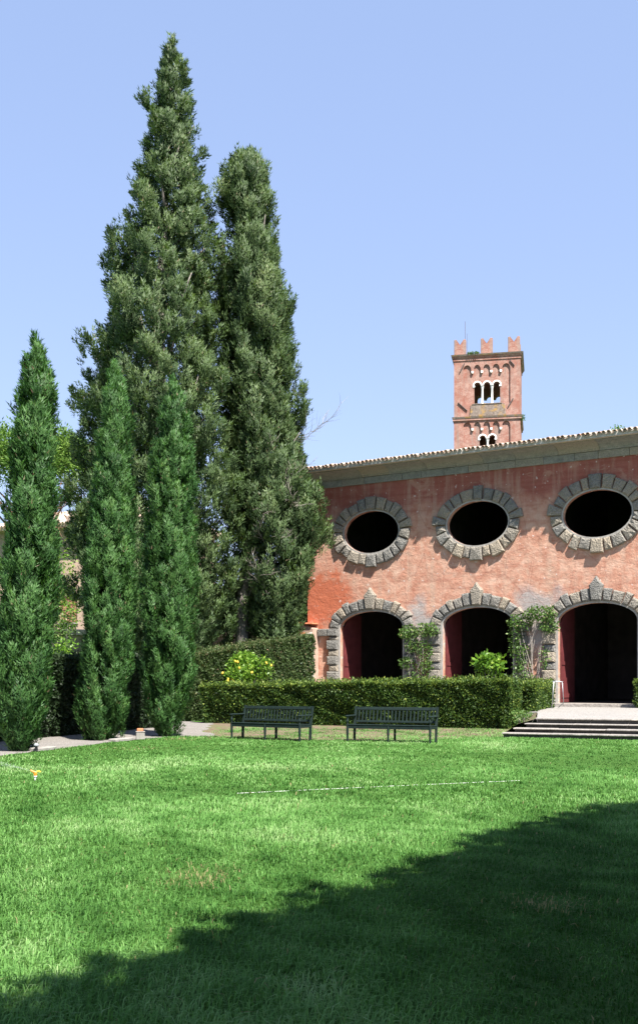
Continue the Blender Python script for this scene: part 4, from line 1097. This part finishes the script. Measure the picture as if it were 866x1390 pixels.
# ================================================================== HANDRAIL
hp = at(751, 961, 41.6)
rail = tag(empty('metal_handrail', (hp.x, 41.6, TERR), -R(20)), 'bent steel handrail standing on the gravel by the hedge end', 'handrail')
MB().tube([(-0.30, 0.0, 1.0), (0.05, 0, 1.02), (0.36, 0, 1.0)], 0.02, 8).build('top_rail', M['steel'], rail, True)
MB().tube([(0.02, 0.0, 1.01), (-0.02, -0.02, 0.5), (-0.05, -0.02, 0.0)], 0.02, 8).build('post', M['steel'], rail, True)
MB().tube([(-0.18, 0.25, 1.0), (-0.25, 0.2, 0.55), (-0.40, 0.1, 0.28), (-0.36, 0.05, 0.16), (-0.22, 0.0, 0.0)], 0.016, 8).build('post', M['steel'], rail, True)
MB().tube([(0.33, 0.0, 1.0), (0.36, 0.1, 0.4), (0.36, 0.12, 0.2), (0.18, 0.05, 0.03)], 0.016, 8).build('post', M['steel'], rail, True)

# ================================================================== BENCHES
def bench(label, cx, cy, rz):
    t = tag(empty('garden_bench', (cx, cy, 0), rz), label, 'bench', 'dark garden benches before the hedge')
    L = 2.24; hl = L/2; b = M['bench']; D = 0.50
    for x in (-hl, 0, hl):
        ft = 0.645 if x else 0.40
        MB().lathe([(0.026, 0), (0.028, 0.16), (0.034, 0.2), (0.034, 0.42)] + ([(0.03, 0.44), (0.02, 0.47), (0.034, 0.53), (0.02, 0.60), (0.028, 0.645)] if x else []), 10, (x, 0, 0)).build('leg', b, t)
    for x in (-hl, hl):
        mb = MB(); mb.tube([(x, D-0.02, 0), (x, D, 0.4), (x, D+0.10, 0.90)], [0.042, 0.042, 0.036], 4); mb.build('leg', b, t)
    MB().tube([(0, D, 0), (0, D, 0.4)], 0.042, 4).build('leg', b, t)
    MB().cbox(-hl-0.02, hl+0.02, -0.02, 0.015, 0.34, 0.425).build('seat_rail', b, t)
    MB().cbox(-hl, hl, D-0.02, D+0.015, 0.34, 0.42).build('seat_rail', b, t)
    for x in (-hl, 0, hl): MB().cbox(x-0.02, x+0.02, 0.016, D-0.022, 0.345, 0.42).build('seat_rail', b, t)
    for k in range(6):
        MB().cbox(-hl-0.03, hl+0.03, -0.03+k*0.085, -0.03+k*0.085+0.07, 0.427-0.003*k, 0.449-0.003*k).build('seat_slat', b, t)
    Mb = Matrix.Translation((0, D+0.005, 0.40)) @ Matrix.Rotation(R(-11.3), 4, 'X')
    MB().cbox(-hl+0.03, hl-0.03, -0.02, 0.02, 0.415, 0.495, 0.006, Mb).build('top_rail', b, t)
    MB().cbox(-hl+0.03, hl-0.03, -0.02, 0.02, 0.085, 0.14, 0.006, Mb).build('lower_rail', b, t)
    n = 21
    for k in range(n):
        x = -hl + 0.10 + (L-0.2)*k/(n-1)
        MB().cbox(x-0.021, x+0.021, -0.010, 0.010, 0.138, 0.417, 0.004, Mb).build('back_slat', b, t)
    for x in (-hl, hl):
        MB().cbox(x-0.035, x+0.035, -0.07, D+0.05, 0.646, 0.682, 0.01).build('armrest', b, t)
    return t
bench('dark green slatted bench by the gravel path opening', -1.43, 29.25, -R(34))
bench('dark green slatted bench nearer the stone steps', 1.76, 28.15, -R(24))

# ================================================================== SMALL THINGS ON AND BY THE LAWN
p = at(48, 1060, 17.6)
sp = tag(empty('lawn_sprinkler', (p.x, p.y, 0)), 'small orange and yellow lawn sprinkler on a white spike', 'sprinkler')
MB().lathe([(0.008, -0.02), (0.016, 0.02), (0.018, 0.06), (0.03, 0.065), (0.03, 0.075)], 10).build('spike', M['whitep'], sp)
MB().lathe([(0.022, 0.076), (0.026, 0.085), (0.026, 0.12), (0.016, 0.13)], 10).build('body', M['orange'], sp)
MB().tube([(0.02, 0, 0.125), (-0.03, -0.005, 0.14), (-0.075, -0.01, 0.165)], [0.016, 0.016, 0.010], 8).build('nozzle', M['orange'], sp)
MB().tube([(-0.005, 0, 0.13), (0.06, 0.01, 0.15), (0.085, 0.01, 0.135)], [0.012, 0.012, 0.006], 8).build('swing_arm', M['yellow'], sp)
# water jet: separate drops and threads flung out in an arc
gw = np.random.default_rng(77); n = 2200
tt = gw.uniform(0, 1, n)**0.8; ang = gw.normal(0, 0.07, n) + 0.15
v0 = gw.normal(1.0, 0.10, n)
xx = -0.08 - 2.2*tt*v0; zz = 0.165 + 0.62*tt*v0*gw.normal(1, 0.12, n) - 0.34*tt*tt*gw.normal(1.0, 0.35, n)
Pw = np.stack([xx, 0.5*xx*np.tan(ang), zz], 1) + gw.normal(0, 1, (n, 3))*(0.004+0.09*tt**1.3)[:, None]
Pw = Pw[Pw[:, 2] > 0.02]; n = len(Pw)
dw_ = unit(np.stack([-np.ones(n), gw.normal(0, .2, n), gw.normal(-0.1, .3, n)], 1))
wt = link('water_spray', quad_mesh('water_spray', Pw, dw_*0.028, perp(dw_)*0.0028, np.zeros(n)), M['water'])
wt.location = (p.x, p.y, 0); tag(wt, 'thin white spray of water flung from the lawn sprinkler', 'water spray', kind='stuff')

p = at(48.5, 1027, 22.9)
lp = tag(empty('path_lamp', (-6.28, 24.55, 0)), 'small black mushroom lamp on the gravel by the cypress foot', 'lamp')
MB().lathe([(0.045, 0), (0.045, 0.02), (0.028, 0.03), (0.028, 0.13)], 12).build('post', M['black'], lp)
MB().lathe([(0.05, 0.131), (0.055, 0.15), (0.05, 0.175), (0.02, 0.19)], 14).build('lamp_head', M['lens'], lp)
p = at(190.5, 1007.5, 28.0)
cb = tag(empty('concrete_block', (-4.76, 29.45, 0), R(12)), 'small grey concrete block standing at the lawn edge', 'block')
MB().cbox(-0.115, 0.115, -0.09, 0.09, 0, 0.20, 0.012).build('base', M['concrete'], cb)
MB().cbox(-0.125, 0.125, -0.10, 0.10, 0.201, 0.225, 0.008).build('cap', M['concrete'], cb)
tb = MB().cbox(-0.075, 0.075, -0.06, 0.06, 0.0, 0.075, 0.01).build('brick', M['terracotta']); tb.location = (-4.765, 29.45, 0.226); tb.rotation_euler = (0, 0, R(-8))
tag(tb, 'orange terracotta brick lying on the concrete block', 'brick')
gk = random.Random(15)
def edging(label, x, y, L, rz):
    poly = [(-L/2, -0.12), (-L*0.2, -0.15), (L*0.3, -0.13), (L/2, -0.10), (L*0.47, 0.10), (L*0.1, 0.14), (-L*0.45, 0.12)]
    mb = MB(); nn = len(poly)
    mb.v = [(a, b, 0.0) for a, b in poly] + [(a, b, 0.055) for a, b in poly] + [(a*0.94, b*0.86, 0.07) for a, b in poly]
    for k in range(2): mb.f += [[k*nn+i, k*nn+(i+1) % nn, (k+1)*nn+(i+1) % nn, (k+1)*nn+i] for i in range(nn)]
    mb.f += [[2*nn+i for i in range(nn)], [nn-1-i for i in range(nn)]]
    o = mb.build('edging_stone', M['concrete']); o.location = (x, y, 0.008); o.rotation_euler = (0, 0, rz); tag(o, label, 'stone', 'flat stones edging the gravel path')
edging('flat pale edging stone beside the small black path lamp', -6.25, 25.0, 0.8, R(70))
edging('long flat pale edging stone beside the concrete block', -5.15, 28.75, 0.9, R(68))
# white marking line stretched over the grass
mb = MB(); pts = [at(322, 1078, 15.6), at(433, 1072.5, 16.15), at(560, 1067, 16.8), at(705, 1060.5, 17.55)]
mb.tube([(q.x, q.y, 0.004) for q in pts], 0.0035, 5)
o = mb.build('marking_cord', M['whitep']); tag(o, 'thin white cord stretched across the sunny lawn', 'cord')

# ================================================================== SHADE TREES BEHIND THE VIEWER
def shade_tree(x, y, zc, rx, rz, seed, label='broad dense holm oak shading the near lawn', group='holm oaks shading the lawn'):
    gq = np.random.default_rng(seed)
    t = tag(empty('holm_oak', (x, y, 0)), label, 'tree', group)
    n = 7000; d = unit(gq.normal(size=(n, 3))); rr = gq.uniform(0.86, 1.0, (n, 1))
    w1 = wob(seed, 8, 0.05); ph = np.arctan2(d[:, 1], d[:, 0])
    sc_ = 1 + w1(ph, d[:, 2]*2)
    P = d*rr*np.array([rx, rx, rz])*sc_[:, None] + np.array([0, 0, zc])
    leafy('l', 'crown', P, 0.26, M['oak'], t, d, 0.1, 0.42)
    core = MB().lathe([(0.02, -0.93)] + [(0.93*math.cos(a), 0.93*math.sin(a)) for a in np.linspace(-1.4, 1.4, 13)] + [(0.02, 0.93)], 26)  # solid core added inside the leaves so the crown casts a smooth shadow edge
    kk = [1 + float(w1(np.array([math.atan2(v[1], v[0])]), np.array([v[2]*2]))[0]) for v in core.v]
    core.v = [(v[0]*rx*k, v[1]*rx*k, v[2]*rz*k + zc) for v, k in zip(core.v, kk)]
    core.build('solid_inner_core', M['core'], t, True)
    mb = MB(); mb.tube([(0, 0, -0.1), (0.1, 0, zc*0.4), (0, 0.1, zc)], [0.35, 0.28, 0.15], 9)
    for i in range(9):
        a = gq.uniform(0, 6.28); e = Vector((math.cos(a)*rx*0.7, math.sin(a)*rx*0.7, zc+gq.uniform(-.3, .5)*rz)); mb.tube([(0.05, 0, zc*0.55), e*0.5+Vector((0, 0, zc*0.35)), e], [0.14, 0.1, 0.03], 6)
    mb.build('trunk', M['bark'], t, True)
shade_tree(-7.5, 58.0, 4.0, 3.2, 2.6, 95, 'dark round evergreen behind the boundary wall and tallest cypress', 'evergreens behind the boundary wall')
shade_tree(-3.4, 60.5, 4.2, 3.0, 2.9, 96, 'dark round evergreen behind the leaning grey stem', 'evergreens behind the boundary wall')
shade_tree(-0.6, 63.0, 4.6, 2.6, 3.0, 97, 'dark round evergreen beside the corner of the salmon building', 'evergreens behind the boundary wall')
# shadows fall towards (-0.522, 0.852) * height / tan(elevation)
def shade_at(sx, sy, zc, rx, rz, seed):
    k = zc/math.tan(SUN_EL); shade_tree(sx + sh.x*k, sy + sh.y*k, zc, rx, rz, seed)
for i, (dd, off, r_) in enumerate(((-5.6, 0.0, 4.3), (-3.4, 0.05, 4.2), (-1.2, 0.1, 4.2), (1.0, 0.0, 4.2), (3.2, -0.12, 4.2), (5.4, -0.4, 4.2), (7.6, -0.35, 4.0), (11.6, -0.1, 3.2))):
    bx, by = -0.75 + 0.55*dd, 6.45 + 0.834*dd
    shade_at(bx + 0.834*(r_+off), by - 0.55*(r_+off), 7.6, r_, 3.0, 81+i)

# ================================================================== GRASS
def grass():
    zones = [(4.6, 9.0, 2600, 0.0072, 0.066), (9.0, 14.0, 1450, 0.0088, 0.060), (14.0, 20.0, 680, 0.0125, 0.052), (20.0, 32.2, 310, 0.017, 0.042)]
    P = []; Wd = []; Ht = []
    for (y0, y1, dn, w, hgt) in zones:
        xm = 0.295*y1 + 2.5
        n = int(dn*(y1-y0)*2*xm)
        x = rng.uniform(-xm, xm, n); y = rng.uniform(y0, y1, n)
        k = (np.abs(x) < 0.295*y + 2.5) & (y < lawn_edge(x) + rng.normal(0, 0.12, n))
        x, y = x[k], y[k]; P.append(np.stack([x, y], 1)); Wd.append(np.full(len(x), w)); Ht.append(np.full(len(x), hgt))
    # thin tufts on the soil strip
    n = 13000; cxy = rng.uniform([-2.9, 29.4], [5.8, 36.5], (150, 2)); q = cxy[rng.integers(0, 150, n)] + rng.normal(0, 0.30, (n, 2))
    P.append(q); Wd.append(np.full(n, 0.014)); Ht.append(np.full(n, 0.05))
    P = np.concatenate(P); Wd = np.concatenate(Wd); Ht = np.concatenate(Ht); n = len(P)
    x, y = P[:, 0], P[:, 1]
    g1 = np.random.default_rng(101)
    def field(fr, k=9):
        v = np.zeros(n)
        for _ in range(k):
            a = g1.uniform(0, 6.28); f = fr*g1.uniform(0.6, 1.7); v += np.sin((x*np.cos(a)+y*np.sin(a))*f + g1.uniform(0, 6.28))
        return v/math.sqrt(k/2)
    big, mid, sm = field(0.55), field(1.9), field(6.5)
    long_ = np.clip(0.35*big + 0.45*mid + 0.45*sm, -1.2, 1.8)
    Ht = Ht*np.clip(1 + 0.32*long_, 0.45, 1.8)*rng.uniform(0.55, 1.35, n)
    bald = np.exp(-(((x+1.0)/0.22)**2 + ((y-9.0)/0.4)**2)) + np.exp(-(((x-1.65)/0.22)**2 + ((y-7.9)/0.25)**2))
    bald += 0.8*np.exp(-(((x+4.1)/0.7)**2 + ((y-25.6)/0.5)**2)) + 0.7*np.exp(-(((x+3.6)/0.5)**2 + ((y-29.6)/0.5)**2))
    keep = rng.uniform(0, 1, n) > bald*0.8
    az = rng.uniform(0, 2*np.pi, n) + 0.0
    az = np.where(rng.uniform(0, 1, n) < 0.30, 0.6*field(0.9) + rng.normal(0, 0.6, n), az)
    dirn = np.stack([np.cos(az), np.sin(az), np.zeros(n)], 1)
    side = np.stack([-np.sin(az), np.cos(az), np.zeros(n)], 1)
    bend = rng.uniform(0.5, 1.9, n)
    p0 = np.stack([x, y, np.zeros(n)-0.004], 1)
    z1 = Ht*0.6; z2 = Ht
    p1 = p0 + np.array([0, 0, 1.0])*z1[:, None] + dirn*(Ht*0.22*bend)[:, None]
    p2 = p0 + np.array([0, 0, 1.0])*(z2*(1-0.27*bend))[:, None] + dirn*(Ht*0.75*bend)[:, None]
    w = (Wd*rng.uniform(0.6, 1.3, n)/2)[:, None]
    V = np.stack([p0-side*w, p0+side*w, p1+side*w*0.85, p1-side*w*0.85, p2], 1)[keep]
    tint = np.clip(0.45 + 0.16*big + 0.12*mid - 0.10*sm + rng.normal(0, 0.15, n), 0, 0.94)
    tint = np.where(rng.uniform(0, 1, n) < 0.006 + 0.7*bald, 1.0, tint)[keep]
    n = len(V)
    me = bpy.data.meshes.new('grass')
    me.vertices.add(n*5); me.loops.add(n*7); me.polygons.add(n*2)
    me.vertices.foreach_set('co', V.astype(np.float32).reshape(-1))
    b = np.arange(n, dtype=np.int32)[:, None]*5
    li = np.concatenate([b+0, b+1, b+2, b+3, b+3, b+2, b+4], 1).reshape(-1)
    me.loops.foreach_set('vertex_index', li)
    ls = np.stack([np.arange(n)*7, np.arange(n)*7+4], 1).reshape(-1).astype(np.int32)
    me.polygons.foreach_set('loop_start', ls)
    a_ = me.attributes.new('tint', 'FLOAT', 'POINT'); a_.data.foreach_set('value', np.repeat(tint.astype(np.float32), 5))
    me.update(calc_edges=True)
    o = link('grass', me, M['grass']); tag(o, 'green lawn grass growing before the benches', 'grass', kind='stuff')
    print('grass blades', n)
grass()
bpy.context.view_layer.update()
